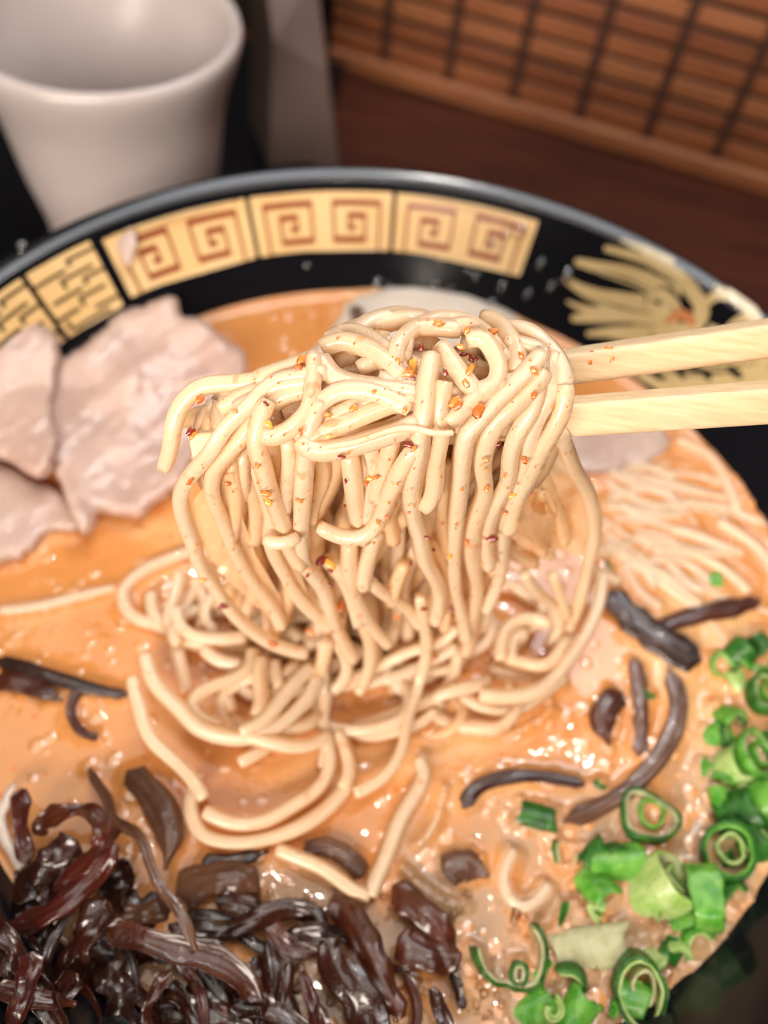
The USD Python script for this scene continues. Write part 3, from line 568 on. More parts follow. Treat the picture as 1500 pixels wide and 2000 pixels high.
for i in range(30):      # the mound's core
    s0 = AXL * wob(.4, .86); n = 6; P = []
    ang = wob(-.6, 1.5); rr = wob(.45, .8)
    for k in range(n):
        s = np.clip(s0 + (k - 2.5) * wob(3, 4.6), AXL * .25, AXL - 8); a = ang + (k - 2.5) * wob(.05, .3); T0 = slabT(s) * rr
        P.append(AX0 + ax * s + au * T0 * math.sin(a) + [0, 0, zc(s) - AX0[2] + T0 * math.cos(a)])
    P = np.array(P); free(P, G_MOUND, 1.3)
foot = [at_z(np.array(float(x)), np.array(float(y)), 0.) for x, y in [(520, 1230), (640, 1260), (760, 1260), (880, 1260), (960, 1240), (460, 1240), (600, 1290), (700, 1340), (560, 1350), (840, 1330)]]
for i in range(34):      # the heap under it
    c = foot[i % len(foot)] + rng.normal(0, 4, 3) * [1, 1, 0]; a0 = wob(0, 6.28); w = wob(4, 9); P = []; z0 = wob(-.5, 5.5)
    for k in range(7):
        a = a0 + k * wob(.45, .75)
        P.append(c + [w * 1.25 * math.cos(a), w * .8 * math.sin(a), z0 + 1.2 * math.sin(k * 1.3 + a0)])
    free(np.array(P), G_HEAP, 1.35, m_noodle_oily_shade if z0 < 1 else None)
SAMP = np.array(samples)
def surface_at(x, y):
    d = np.hypot(SAMP[:, 0] - x, SAMP[:, 1] - y); k = d < SAMP[:, 3] * 1.0
    return SAMP[k, 2].min() if k.any() else None
# starchy films between noodles
film = thing('starch_film', at_d(np.array(550.), np.array(1050.), 108.), label='glassy starch knob wrapped round two noodles at left front', cat='starch')
obj('knob', tube(spline(at_d(np.array([520., 530, 550, 570, 580]), np.array([1052., 1058, 1060, 1055, 1048]), (surface_at(545, 1050) or 110) - np.array([.2, .6, .8, .6, .2])), .5), 1.0, 10, 3), m_noodle[1], film)
obj('starch_strand', tube(spline(at_d(np.array([640., 700, 750, 790, 815, 850, 885]), np.array([872., 862, 845, 836, 838, 846, 845]), 100.5 + np.array([0, 0, .3, 0, 0, 0, .3])), .5), .45, 8, 5), m_noodle[1], label='thin wet starch thread stretched across the middle of the mound', cat='starch')

m_film = M('starch_film', {'t': ('transparent_bsdf', {'color': (1.0, .93, .82)}), 'p': ('principled_bsdf', {'base_color': (.93, .70, .46), 'roughness': .12, 'coat_weight': .5}), 'm': ('mix_closure', {'fac': .30})}, [('t.BSDF', 'm.closure1'), ('p.BSDF', 'm.closure2')], 'm.closure')
def film_sheet(poly, off, holes=()):
    pg = Polygon(poly).buffer(10).buffer(-10)
    for h in holes: pg = pg.difference(Polygon(h).buffer(6))
    P, F = fill(pg, 9.0)
    d = front(P[:, 0], P[:, 1]); d = d + off + .5 * (meshkit.noise(np.c_[P * .03, P[:, 0] * 0]) - .5)
    a = at_d(P[:, 0], P[:, 1], d); b = at_d(P[:, 0], P[:, 1], d + .12); n = len(P)
    E = np.vstack([F[:, [0, 1]], F[:, [1, 2]], F[:, [2, 0]]]); es = {tuple(x) for x in E}
    B = np.array([x for x in es if (x[1], x[0]) not in es])
    return np.vstack([a, b]), np.vstack([F, F[:, ::-1] + n, np.stack([B[:, 0], B[:, 1], B[:, 1] + n], 1), np.stack([B[:, 0], B[:, 1] + n, B[:, 0] + n], 1)])
obj('starch_film', film_sheet([(372,985),(415,930),(455,925),(470,1000),(500,1085),(545,1160),(560,1215),(500,1185),(440,1130),(395,1070)], .5), m_film, label='translucent starchy film between the two outermost noodles at left', cat='starch')
obj('starch_film', film_sheet([(540,1080),(585,1110),(610,1190),(660,1235),(640,1240),(590,1190),(555,1130)], -.6), m_film, label='glassy film spanning two noodles below the starch knob', cat='starch')
obj('starch_film', film_sheet([(1060,870),(1100,880),(1140,950),(1160,1010),(1150,1090),(1090,1075),(1010,1075),(1000,990),(1030,930)], .4, [[(1040,965),(1062,968),(1080,998),(1052,1000),(1038,980)], [(1098,1012),(1112,1012),(1112,1032),(1098,1028)], [(1040,925),(1056,935),(1062,952),(1044,945)]]), m_film, label='torn starchy film stretched inside the long outer noodle at right', cat='starch')
obj('starch_film', film_sheet([(890,1180),(925,1170),(950,1190),(940,1250),(915,1290),(895,1260)], -.4), m_film, label='translucent film gluing the right strands together near the broth', cat='starch')
# ------------------------------------------------------------------ pork
def slab(poly, zf, thick=3.5, amp=1.6, seed=0, step=7.0, nscale=.008):
    q = np.array(spline(np.vstack([poly, poly[:1]]), 5)); nq = meshkit.fbm(np.c_[q * .05, q[:, 0] * 0 + seed], 3, seed + 40) - .5
    poly = q + nq[:, None] * np.array([16., 16.]) * [1, .8]
    poly = Polygon(poly).buffer(0); poly = max(getattr(poly, 'geoms', [poly]), key=lambda g: g.area).exterior.coords
    P, F = fill(Polygon(poly).buffer(6).buffer(-6), step)
    pg = Polygon(poly).buffer(6).buffer(-6); e = np.array([pg.exterior.distance(Point(*p)) for p in P])
    z = np.array([zf(x, y) for x, y in P])
    nz = meshkit.fbm(np.c_[P * nscale, np.full(len(P), seed * 3.1)], 4, seed) - .5
    rd = 1 - np.abs(meshkit.fbm(np.c_[P @ np.array([[.8, .6], [-.6, .8]]) * [nscale * .6, nscale * 1.8], np.full(len(P), seed * 5.7)], 3, seed + 20) - .5) * 4
    z = z + amp * nz * 1.5 + amp * .22 * np.clip(rd, 0, 1) ** 2 + .12 * (meshkit.noise(np.c_[P * .09, P[:, 0] * 0]) - .5)
    ed = np.clip(e / 22, 0, 1); z -= thick * .45 * (1 - np.sqrt(1 - (1 - ed) ** 2))
    top = at_z(P[:, 0], P[:, 1], z); n = len(P)
    bot = top - np.array([0, 0, 1]) * (thick * (.25 + .75 * ed))[:, None]
    F = F[:, ::-1]
    if np.cross(top[F[0, 1]] - top[F[0, 0]], top[F[0, 2]] - top[F[0, 0]])[2] < 0: F = F[:, ::-1]
    E = np.vstack([F[:, [0, 1]], F[:, [1, 2]], F[:, [2, 0]]]); es = {tuple(x) for x in E}
    B = np.array([x for x in es if (x[1], x[0]) not in es])
    side = np.vstack([np.stack([B[:, 0], B[:, 0] + n, B[:, 1] + n], 1), np.stack([B[:, 0], B[:, 1] + n, B[:, 1]], 1)])
    return np.vstack([top, bot]), np.vstack([F, F[:, ::-1] + n, side])
pk = [(318,580),(340,578),(352,612),(385,622),(440,660),(480,690),(478,740),(440,790),(395,850),(355,940),(300,985),(268,1005),(225,1000),(190,1010),(165,1040),(140,1000),(120,950),(95,900),(70,830),(75,760),(120,700),(200,650),(245,605),(290,592)]
obj('pork_slice', slab(pk, lambda x, y: 5 + max(0, (760 - y)) * .035 + max(0, 300 - x) * .006, 4, 3.6, 1), m_pork, label='large pinkish grey slice of roast pork left of the noodles, leaning on the bowl wall', cat='pork slice')
pk2 = [(-60,640),(0,632),(60,622),(95,640),(118,672),(112,720),(105,800),(110,880),(80,930),(20,900),(-60,880)]
obj('pork_slice', slab(pk2, lambda x, y: 9 + max(0, 760 - y) * .03, 4, 3.4, 2), m_pork, label='curled pork slice at the upper left edge of the picture', cat='pork slice')
pk3 = [(-60,890),(10,900),(60,930),(120,960),(160,1010),(150,1030),(110,1035),(60,1070),(0,1100),(-60,1110)]
obj('pork_slice', slab(pk3, lambda x, y: 3.0, 3, 1.6, 3), m_pork, label='pork slice lying lowest at the left edge, under the curled one', cat='pork slice')
pk4 = [(640,660),(660,620),(710,575),(780,552),(870,550),(950,580),(1010,620),(1040,680),(900,720),(700,720),(600,700)]
obj('pork_slice', slab(pk4, lambda x, y: 2.2, 3, 1.2, 4), m_fat, label='pale fatty pork slice in the broth behind the noodle mound', cat='pork slice')
pk5 = [(1100,800),(1200,790),(1290,830),(1310,870),(1260,905),(1180,925),(1110,930),(1060,900)]
obj('pork_slice', slab(pk5, lambda x, y: 1.8, 3, 1.0, 5), m_pork, label='small pink piece of pork right of the bundle, below the chopsticks', cat='pork slice')
obj('pork_and_reflection_sliver', slab([(222,440),(245,432),(262,452),(262,500),(250,518),(236,505),(228,470)], lambda x, y: 19.5 - (y - 440) * .045, .8, .3, 6, 6), m_pork, label='pink pork scrap stuck on the key pattern tile', cat='pork scrap')
obj('pork_and_reflection_sliver', slab([(32,1525),(22,1560),(14,1600),(30,1650),(50,1690),(38,1700),(12,1665),(-10,1620),(-5,1570),(15,1540)], lambda x, y: 4, 1.5, .5, 7, 6), m_fat, label='pale pointed sliver shaped as a broth edge reflection at the lower left bowl wall', cat='pork scrap')  # meniscus reflection built as a solid pale sliver

# ------------------------------------------------------------------ wood ear mushroom strips
EARS = []
def ear(pts, width, z, mat, label=None, group='wood ear strips in the lower left pile', curl=.25, tilt=0.0, thick=.55, taper=.5, seed=None):
    seed = len(EARS) * 7 + 1 if seed is None else seed
    thick = min(thick, .75); curl = float(np.clip(curl, -.16, .16))
    C2 = spline(pts, 8.0); zz = np.interp(np.linspace(0, 1, len(C2)), np.linspace(0, 1, np.size(z)) if np.size(z) > 1 else [0], np.atleast_1d(z))
    P = spline(at_z(C2[:, 0], C2[:, 1], zz), .7); n = len(P)
    wmm = (1.12 if width > 30 else 1.0) * width / FPX * ((P - CAM) @ FW).mean()
    T = np.gradient(P, axis=0); T /= np.linalg.norm(T, axis=1, keepdims=True)
    side = np.cross(T, [0, 0, 1.]); side /= np.linalg.norm(side, axis=1, keepdims=True); up = np.cross(side, T)
    s = np.linspace(0, 1, n); tl = tilt + (.25 + 1.5 * min(1, max(0, np.mean(zz) - 1.6) / 2.5)) * (meshkit.noise(np.c_[s * 5, s * 0, s * 0 + seed]) - .5)
    S2 = side * np.cos(tl)[:, None] + up * np.sin(tl)[:, None]; U2 = -side * np.sin(tl)[:, None] + up * np.cos(tl)[:, None]
    w = wmm / 2 * np.clip(np.minimum(s / .06, (1 - s) / (.06 + .2 * (seed % 3 == 0))), .12, 1) * (1 - (1 - taper) * .35 * s)
    w *= 1 + .32 * (meshkit.noise(np.c_[s * 9, s * 0, s * 0 + seed + .5]) - .5) * 2
    w = np.maximum(w, .35)
    k = 15; v = np.linspace(-1, 1, k)
    X = w[:, None] * np.sin(v * 1.25)[None, :] / math.sin(1.25)
    P = P + np.array([0, 0, 1]) * (1.6 * (meshkit.noise(np.c_[s * 4, s * 0 + 7, s * 0 + seed]) - .5) * min(1, np.mean(zz) / 3))[:, None]
    Y = curl * wmm * (v ** 2)[None, :] - curl * wmm * .4 + .22 * np.minimum(w / 2, 1)[:, None] * np.abs(v[None, :]) ** 8
    rid = .13 * (2 / np.pi) * np.arcsin(np.sin(v * 11 + seed + 0 * v))[None, :] * np.minimum(w / 2.5, 1)[:, None] * (1 - v ** 2)[None, :] + .30 * (meshkit.fbm(np.stack([np.broadcast_to(s[:, None] * n * .12, (n, k)), np.broadcast_to(v[None] * 1.5, (n, k)), np.full((n, k), seed * 1.3)], -1), 3) - .5) * 2
    th = thick / 2 * np.sqrt(np.clip(1 - (v * .97) ** 8, 0.05, 1))[None, :]
    top = P[:, None] + X[..., None] * S2[:, None] + (Y + rid + th)[..., None] * U2[:, None]
    bot = P[:, None] + X[..., None] * S2[:, None] + (Y + rid - th)[..., None] * U2[:, None]
    ring = np.concatenate([top, bot[:, ::-1]], 1); kk = 2 * k
    V = ring.reshape(-1, 3)
    i, j = np.meshgrid(np.arange(n - 1), np.arange(kk), indexing='ij')
    q = np.stack([i * kk + j, i * kk + (j + 1) % kk, (i + 1) * kk + (j + 1) % kk, (i + 1) * kk + j], -1).reshape(-1, 4)
    F = np.vstack([q[:, [0, 1, 2]], q[:, [0, 2, 3]]]); V = np.vstack([V, P[0], P[-1]]); j = np.arange(kk)
    F = np.vstack([F, np.stack([np.full(kk, len(V) - 2), (j + 1) % kk, j], 1), np.stack([np.full(kk, len(V) - 1), (n - 1) * kk + j, (n - 1) * kk + (j + 1) % kk], 1)])
    tm = trimesh.Trimesh(V, F, process=False)
    if tm.volume < 0: F = F[:, ::-1]
    EARS.append(V)
    obj('wood_ear_strip', (V, F), m_ear[mat], label=label or (['black', 'brown', 'greyish', 'maroon'][mat] + ' strip in the mushroom pile running ' + ('down' if abs(pts[-1][1] - pts[0][1]) > abs(pts[-1][0] - pts[0][0]) else 'across') + (' at the left edge' if pts[0][0] < 90 else ' near the fattest strip' if pts[0][0] < 230 else ' below the wriggly strand' if pts[0][0] < 420 else ' towards the bottom centre slab') + (', at the bottom' if pts[0][1] > 1870 else '')), cat='mushroom strip', group=None if label else group)
ear([(205,1812),(270,1832),(370,1862),(450,1892),(515,1955)], 46, [7, 8, 7, 6, 5], 1, 'long straight brown strip running to the right across the lower left pile', curl=.3)
ear([(208,1757),(180,1800),(150,1867),(117,1933),(92,1972)], 64, [11, 10, 9, 8, 6], 0, 'fat shiny dark strip, thickest in the lower left pile', curl=-.35, thick=1.8)
ear([(190,1700),(140,1770),(108,1833),(91,1883),(92,1945)], 24, [10, 9, 8, 8, 7], 0, 'narrow S-curved dark strip left of the fattest one', curl=.4)
ear([(212,1600),(192,1660),(143,1707),(108,1752)], 52, [11, 11, 10, 8], 3, 'reddish translucent strip at the top of the lower left pile', curl=-.25)
ear([(152,1643),(100,1687),(55,1722),(70,1758)], 66, [8, 8, 7, 5], 0, 'blunt dark leaf-shaped piece left of the reddish strip', curl=-.2, thick=1.6)
ear([(230,1652),(167,1727),(100,1783),(-10,1822)], 44, [12, 11, 10, 7], 3, 'glossy maroon strip reaching the left edge of the picture', curl=-.35, thick=1.6)
ear([(75,1630),(92,1602),(133,1587),(185,1593),(204,1632)], 36, [4, 7, 8, 8, 7], 1, 'arched brown strip at the upper left of the pile', curl=.3)
ear([(40,1545),(44,1617),(52,1685)], 34, [4, 6, 5], 3, 'upright reddish blade of mushroom next to the left bowl wall', curl=.2)
ear([(250,1505),(298,1555),(330,1620),(322,1700)], 60, [.8, 2, 3, 3], 2, 'greyish brown sheet of mushroom behind the wriggly strand', curl=-.25)
ear([(175,1500),(190,1530),(210,1562),(222,1600),(268,1632),(290,1680),(312,1730),(352,1785),(382,1855)], 20, [1.5, 3, 6, 9, 10, 10, 10, 9.5, 9], 2, 'thin wriggly strand crossing the top of the pile', curl=.5, taper=1)
ear([(235,1795),(335,1772)], 44, [4, 4], 2, 'pale brown flat end peeping out right of the wriggly strand', curl=-.15)
ear([(345,1745),(417,1713),(480,1720),(512,1760)], 62, [2, 3, 3, 1], 2, 'broad brown fold of mushroom right of the wriggly strand', curl=-.2)
ear([(330,1810),(400,1822),(500,1795),(600,1780),(640,1825)], 40, [3, 4, 4, 4, 3], 0, 'dark ridge of mushroom curving right below the broad fold', curl=-.3)
for pts, w, z, m_ in [([(213,1883),(233,1950),(262,2040)], 58, 4, 0), ([(335,1898),(297,1943),(290,2040)], 26, 6, 1), ([(33,1850),(20,1900),(27,1960)], 38, 5, 1), ([(40,1850),(67,1900),(92,1968)], 24, 5, 2),
                      ([(500,1867),(517,1933),(530,2030)], 32, 4, 0), ([(565,1880),(562,1950),(550,2030)], 26, 3, 0), ([(300,1975),(400,1985),(500,2010)], 60, 3, 0), ([(180,1870),(150,1960),(140,2040)], 60, 3, 0),
                      ([(380,1900),(430,1960),(470,2040)], 60, 2, 0), ([(20,1760),(60,1800),(100,1850)], 60, 3, 0), ([(160,1800),(220,1850),(300,1880)], 60, 3, 0), ([(250,1680),(225,1740),(215,1790)], 60, 4, 0), ([(-20,1880),(10,1840),(40,1800)], 40, 4, 1),
                      ([(320,1930),(360,1960),(400,2030)], 40, 4, 0), ([(10,1960),(60,1985),(110,2030)], 40, 10, 1), ([(-20,1850),(60,1920),(130,2020)], 44, 12, 0), ([(-10,1930),(60,1950),(150,1960)], 36, 13, 1), ([(60,1860),(50,1930),(20,2010)], 40, 14, 3), ([(150,1900),(110,1960),(90,2040)], 44, 11, 0), ([(-20,1800),(30,1850),(60,1930)], 36, 13, 0)] + [([(x0, y0), (x0 + 90 * math.cos(a_), y0 + 90 * math.sin(a_)), (x0 + 180 * math.cos(a_ + .25), y0 + 180 * math.sin(a_ + .25)), (x0 + 250 * math.cos(a_ + .1 * (k_ % 4)), y0 + 250 * math.sin(a_ + .1 * (k_ % 4)))], 24 + 16 * ((k_ * 7) % 5) / 5, 1.5 + (k_ % 4), (0, 1, 0, 3)[k_ % 4])
        for k_, (x0, y0, a_) in enumerate([(350, 1790, .1), (480, 1890, .6), (560, 1820, .1), (620, 1960, 1.4), (700, 1930, 1.2), (790, 1900, 1.3), (840, 1930, 1.2), (20, 1820, .9), (200, 1700, .8), (160, 1760, 1.1), (30, 1700, 1.2), (110, 1720, 2.0), (300, 1740, 1.9), (60, 1880, .4), (230, 1840, 1.3), (330, 1860, .9), (420, 1900, 1.2), (420, 1760, .3), (520, 1840, 1.4), (130, 1900, 1.0), (180, 1960, .2), (310, 1990, -.2), (450, 1970, .1), (590, 1900, 1.3), (-10, 1930, .6), (380, 1840, .5), (250, 1930, .8)])]:
    ear(pts, w, z, m_)
G_C = 'wood ear strips at the bottom centre'
ear([(653,1830),(660,1883),(690,1933),(735,2040)], 74, [5, 6, 6, 6], 0, 'widest dark slab of mushroom at bottom centre', curl=-.25, thick=2)
ear([(650,1750),(700,1817),(733,1883),(785,1990)], 54, [2, 4, 5, 5], 1, 'long brown strip just right of the widest slab at bottom centre', curl=-.35, thick=1.6)
ear([(768,1730),(817,1777),(852,1817),(895,1895)], 58, [2, 4, 4, 3], 1, 'ridged strip slanting down beside the V-shaped noodles', curl=-.3)
ear([(775,1835),(833,1862),(900,1868)], 66, [4, 4, 4], 1, 'folded maroon end at the bottom centre, over the ridged strip', curl=-.2)
ear([(593,1663),(633,1653),(683,1677),(712,1712)], 38, [.8, 1.4, 1.4, .6], 2, 'brown strip surfacing inside the V-shaped noodles', curl=-.2)
ear([(395,1682),(467,1677),(525,1662)], 28, [1, 1, 1], 0, 'dark strip showing just below the U-shaped noodle loop', curl=-.2)
ear([(883,1895),(905,1970)], 24, [2, 1], 0, 'short dark end right of the bottom centre strips', curl=.2)
ear([(1190,1155),(1235,1205),(1300,1255),(1368,1294)], 64, [2, 1.6, 1.4, 1.0], 0, 'dark leaf-shaped piece floating right of the noodle heap', curl=-.15)
ear([(1485,1172),(1400,1193),(1310,1215),(1245,1245)], 36, [1.2] * 4, 1, 'brown strip lying across the broth at the right, touching the leaf-shaped piece', curl=-.2)
ear([(1305,1305),(1325,1370),(1310,1440),(1270,1500),(1200,1560),(1100,1605)], 36, [1.0] * 6, 2, 'long greyish strip bent like a bow at right centre', curl=-.25)
ear([(905,1580),(922,1548),(970,1522),(1040,1515),(1142,1532)], 30, [.8, 1, 1.1, 1.2, 1.2], 0, 'black hook-shaped strip left of the scallions', curl=-.25)
ear([(1212,1352),(1178,1400),(1192,1455)], 46, [1.4, 1.6, 1.2], 1, 'crinkled dark clump inside the bow-shaped strip', curl=-.3)
ear([(1238,1285),(1252,1370),(1245,1478)], 36, [.6, .7, .6], 2, 'faint strip under the broth inside the bow-shaped strip', curl=-.2)
ear([(-10,1288),(60,1308),(130,1330),(180,1345),(250,1357)], 30, [1.2] * 5, 0, 'thin dark strip lying on the broth at the left edge, upper of two', curl=-.2)
ear([(-10,1325),(60,1340),(122,1368)], 36, [1.4] * 3, 1, 'reddish dark strip at the left edge, lower of two', curl=-.3)
ear([(155,1350),(140,1380),(155,1425),(192,1442)], 20, [.9] * 4, 1, 'small brown curl near the left strips', curl=.2)
ear([(688,598),(716,638)], 26, [3.4, 3.4], 2, 'tiny brown bit behind the noodle mound', curl=0)
ear([(866,1705),(905,1690),(955,1712)], 56, [.9] * 3, 2, 'brown flap just breaking the surface left of the scallions', curl=-.15)

# ------------------------------------------------------------------ scallions
def shell(c, axis, rx, ry, length, wall, arc=(0, 6.2832), seed=0, amp=.2):
    axis = np.array(axis, float); axis /= np.linalg.norm(axis)
    e1 = np.cross(axis, [.3, .1, .9] if abs(axis[2]) < .9 else [1, 0, 0]); e1 /= np.linalg.norm(e1); e2 = np.cross(axis, e1)
    full = arc[1] - arc[0] > 6.2; n = 48; a = np.linspace(arc[0], arc[1], n, endpoint=not full)
    wv = 1 + amp * 2 * (meshkit.noise(np.stack([np.cos(a) * 1.3 + seed, np.sin(a) * 1.3, a * 0 + seed * .7], -1)) - .5)
    sec = [(0, -.5), (-.15, -.5), (-.9, -.5), (-1, -.42), (-1, 0), (-1, .42), (-.9, .5), (-.15, .5), (0, .42), (0.06, .2), (.06, 0), (.06, -.2), (0, -.42)]
    k = len(sec); V = np.zeros((n, k, 3))
    for j, (q, h) in enumerate(sec):
        hh = h * length * (1 + .12 * np.sin(a * 2 + seed))
        V[:, j] = c + ((rx * wv + q * wall) * np.cos(a))[:, None] * e1 + ((ry * wv + q * wall) * np.sin(a))[:, None] * e2 + hh[:, None] * axis
    V += (.30 * (meshkit.fbm(V / 1.6 + seed, 3, seed) - .5) * 2)[..., None] * e1 + (.30 * (meshkit.fbm(V / 1.6 - seed, 3, seed + 3) - .5) * 2)[..., None] * e2 + (.5 * (meshkit.fbm(V / 2.2 + 9 + seed, 2, seed + 5) - .5) * 2)[..., None] * axis
    m_ = n if full else n - 1
    i, j = np.meshgrid(np.arange(m_), np.arange(k), indexing='ij'); i2 = (i + 1) % n
    F = np.stack([i * k + j, i * k + (j + 1) % k, i2 * k + (j + 1) % k, i2 * k + j], -1).reshape(-1, 4)
    F = np.vstack([F[:, [0, 1, 2]], F[:, [0, 2, 3]]]); V = V.reshape(-1, 3)
    if not full:
        F = np.vstack([F, [[0, j + 1, j] for j in range(1, k - 1)], [[(n - 1) * k, (n - 1) * k + j, (n - 1) * k + j + 1] for j in range(1, k - 1)]])
    return V, F
SCAL = []
def scallion(x, y, z, r, length, mats, axis=(0, 0, 1), squash=1.0, inner=True, arc=(0, 6.2832), label='', group=None):
    i = len(SCAL); c = at_z(np.array(float(x)), np.array(float(y)), z - 1.15)
    r *= .92
    t = thing('scallion_ring', [c[0], c[1], c[2] - length / 2], label=label, cat='scallion', group=group)
    v, f = shell(c, axis, r, r * squash, length, .55, arc, i); obj('outer_skin', (v, f), m_leaf[mats[0]], t); SCAL.append(v)
    v, f = shell(c, axis, r - .6, r * squash - .6, length * .94, max(.5, r * .11), arc, i); obj('flesh_layer', (v, f), m_leaf[mats[1]], t); SCAL.append(v)
    if inner:
        q = r * .52; v, f = shell(c + np.array([.1 * r, .05 * r, 0]), axis, q, q * squash, length * .8, q * .22, arc, i + 50); obj('inner_ring', (v, f), m_leaf[mats[2] if len(mats) > 2 else mats[1]], t)
scallion(1262,1598,1.0,5.2,5,(0,3,1),(0,.1,1),1.0,True,label='round scallion ring with a deep green heart right of the black hook strip')
scallion(1047,1597,.9,2.6,6.5,(0,1),(1,-.1,.05),.8,False,label='dark green rectangular scallion piece beside the black hook strip')
scallion(1205,1685,1.9,3.2,9,(1,2),(1,.25,.1),.75,False,label='bright green scallion tube lying on its side amid the cluster')
scallion(1165,1735,1.6,3.2,6,(1,2),(.6,-.6,.4),.8,False,label='small bright scallion piece below the bright green tube')
scallion(1165,1672,1.8,2.6,5,(0,1),(.5,.6,.3),.8,False,label='dark green scallion stub at the left end of the bright tube')
scallion(1290,1735,2.5,5.5,8,(2,3,2),(.5,.3,.7),.8,True,label='pale lime scallion chunk with ribbed cut face in the cluster middle')
scallion(1372,1760,2.6,5.6,5,(1,2,3),(.95,.1,.25),1.15,True,label='tall bright green scallion ring standing on edge near the right bowl wall')
scallion(1245,1925,2.0,5.6,7,(0,2,3),(-.1,-.35,.9),.72,True,label='oval scallion ring at the bottom right showing its hollow inside')
scallion(985,1855,1.2,6.4,6,(0,3),(.1,-.2,1),1.05,False,arc=(1.6,5.6),label='large pale scallion slice with a dark green skin at bottom centre right')
scallion(1115,1800,1.2,2.4,5,(0,1),(.2,.9,.3),.7,False,arc=(0,3.6),label='narrow green scallion sliver above the pale slab')
scallion(1150,1850,1.0,3.6,13,(3,3),(1,.25,.1),.6,False,label='pale yellowish scallion slab lying between the oval ring and the cluster')
scallion(1110,1905,1.0,3.2,5,(0,2),(-.2,-.6,.7),.8,False,arc=(2.6,6.2),label='dark green scallion half ring left of the oval ring')
scallion(1040,1975,1.0,3.0,6,(1,2),(.8,.5,.2),.7,False,label='green scallion piece lowest at the bottom, left')
scallion(1125,1985,1.2,3.2,7,(1,2),(.4,.9,.2),.7,False,label='green scallion piece lowest at the bottom, right of its neighbour')
scallion(1420,1665,2.2,5.4,6,(0,1,2),(-.3,-.1,.9),.9,True,label='large dark green scallion ring near the right edge above the bowl wall')
scallion(1470,1480,2.0,5.4,5,(1,2,1),(.3,.2,.9),.9,True,label='green scallion ring touching the right edge of the picture')
scallion(1425,1500,2.2,3.6,6,(2,2),(.4,.2,.8),.9,False,label='pale lime scallion disc beside the ring at the right edge')
scallion(1440,1590,2.4,3.8,7,(0,1),(.7,.3,.5),.8,False,label='dark green scallion tube below the pale lime disc')
scallion(1440,1280,1.4,3.2,6,(0,1),(.5,.5,.6),.8,False,label='dark green scallion piece farthest up at the right')
scallion(1490,1360,1.6,4.6,5,(0,2,1),(.2,.1,.95),.9,True,label='scallion ring at the right edge between two green pieces')
scallion(1420,1400,1.4,3.0,5,(1,2),(.4,-.5,.6),.8,False,label='small green scallion piece left of the right edge rings')
scallion(1395,1440,1.2,2.6,5,(1,1),(.7,.5,.4),.8,False,label='small green scallion piece lower left of the right edge rings')
scallion(1490,1560,2.8,4.6,6,(1,1,2),(.6,.1,.6),.9,True,label='bright scallion ring at the right edge under the pale disc')
scallion(1480,1640,2.2,4.2,6,(0,1,2),(.2,.5,.8),.9,True,label='dark scallion ring at the right edge above the black wall')
scallion(1330,940,.4,5.6,2,(3,3,2),(0,.05,1),.9,True,label='faded scallion ring under the broth at the right back')
scallion(1390,1137,1.0,2.4,4,(1,1),(1,.4,.2),.6,False,label='tiny bright green leaf bit at the right of the bowl')
scallion(1262,1362,.9,1.6,3,(0,0),(.3,.4,.8),.8,False,label='tiny dark green bit inside the bow-shaped mushroom strip')
scallion(1165,1540,.8,1.5,3,(0,1),(.3,.4,.8),.8,False,label='tiny green bit beside the tip of the black hook strip')
scallion(1100,1660,.6,3.6,4,(0,3),(.1,-.2,1),.7,False,arc=(1.2,4.6),label='thin dark green arc of scallion skin left of the bright tube')
scallion(1185,1112,.8,1.5,3,(0,0),(.3,.4,.8),.8,False,label='tiny dark green bit at the right edge of the noodle heap')

zone = Polygon([(1400,1250),(1510,1250),(1510,1640),(1440,1700),(1400,1850),(1330,1950),(1050,2000),(1000,1900),(1150,1770),(1160,1650),(1330,1610),(1385,1450)])
k = 0
while k < 46:
    x, y = rng.uniform(1000, 1510), rng.uniform(1250, 2000)
    if not zone.contains(Point(x, y)) or math.hypot((x - 1150) / 100, (y - 1845) / 60) < 1: continue
    k += 1; a0 = rng.uniform(0, 6.28)
    scallion(x, y, rng.uniform(.6, 2.2), rng.uniform(1.6, 3.6), rng.uniform(2.5, 5), [(0, 1), (1, 2), (1, 1), (0, 3), (2, 2)][k % 5], tuple(rng.normal(0, .5, 3) + [0, 0, .5]), rng.uniform(.6, .95), False, arc=(a0, a0 + rng.uniform(2.2, 6.28)),
             label=('large' if k % 3 == 0 else 'small') * 0 + ['dark green', 'bright green', 'mid green', 'dark skinned pale', 'lime'][k % 5] + ' small scallion slice ' + ('by the rings at the right edge' if y < 1560 else 'above the black bowl wall' if x > 1300 else 'around the bright green tube' if y < 1780 else 'near the oval ring at the bottom'), group='small scallion slices at the right')
# ------------------------------------------------------------------ chilli flakes
def flake(x, y, size, m_, d, seed, label, group):
    s = np.random.default_rng(seed + 900); ic = trimesh.creation.icosphere(1, 1.0); v = np.array(ic.vertices)
    v *= (1 + .8 * (s.random(len(v)) - .5))[:, None]
    r = ray(np.array(float(x)), np.array(float(y))); r /= np.linalg.norm(r); a = s.uniform(0, 3.14)
    e1 = np.cross(r, [0, 0, 1.]); e1 /= np.linalg.norm(e1); e2 = np.cross(r, e1)
    f1, f2 = np.cos(a) * e1 + np.sin(a) * e2, -np.sin(a) * e1 + np.cos(a) * e2
    mm = .8 * size / FPX * d / 2
    c = at_d(np.array(float(x)), np.array(float(y)), d)
    V = c + v[:, :1] * f1 * mm * 1.35 + v[:, 1:2] * f2 * mm * .8 - v[:, 2:] * r * min(mm * .3, .16)
    obj('chilli_flake', (V, ic.faces), m_chili[m_], label=label, cat='chilli flake', group=group)
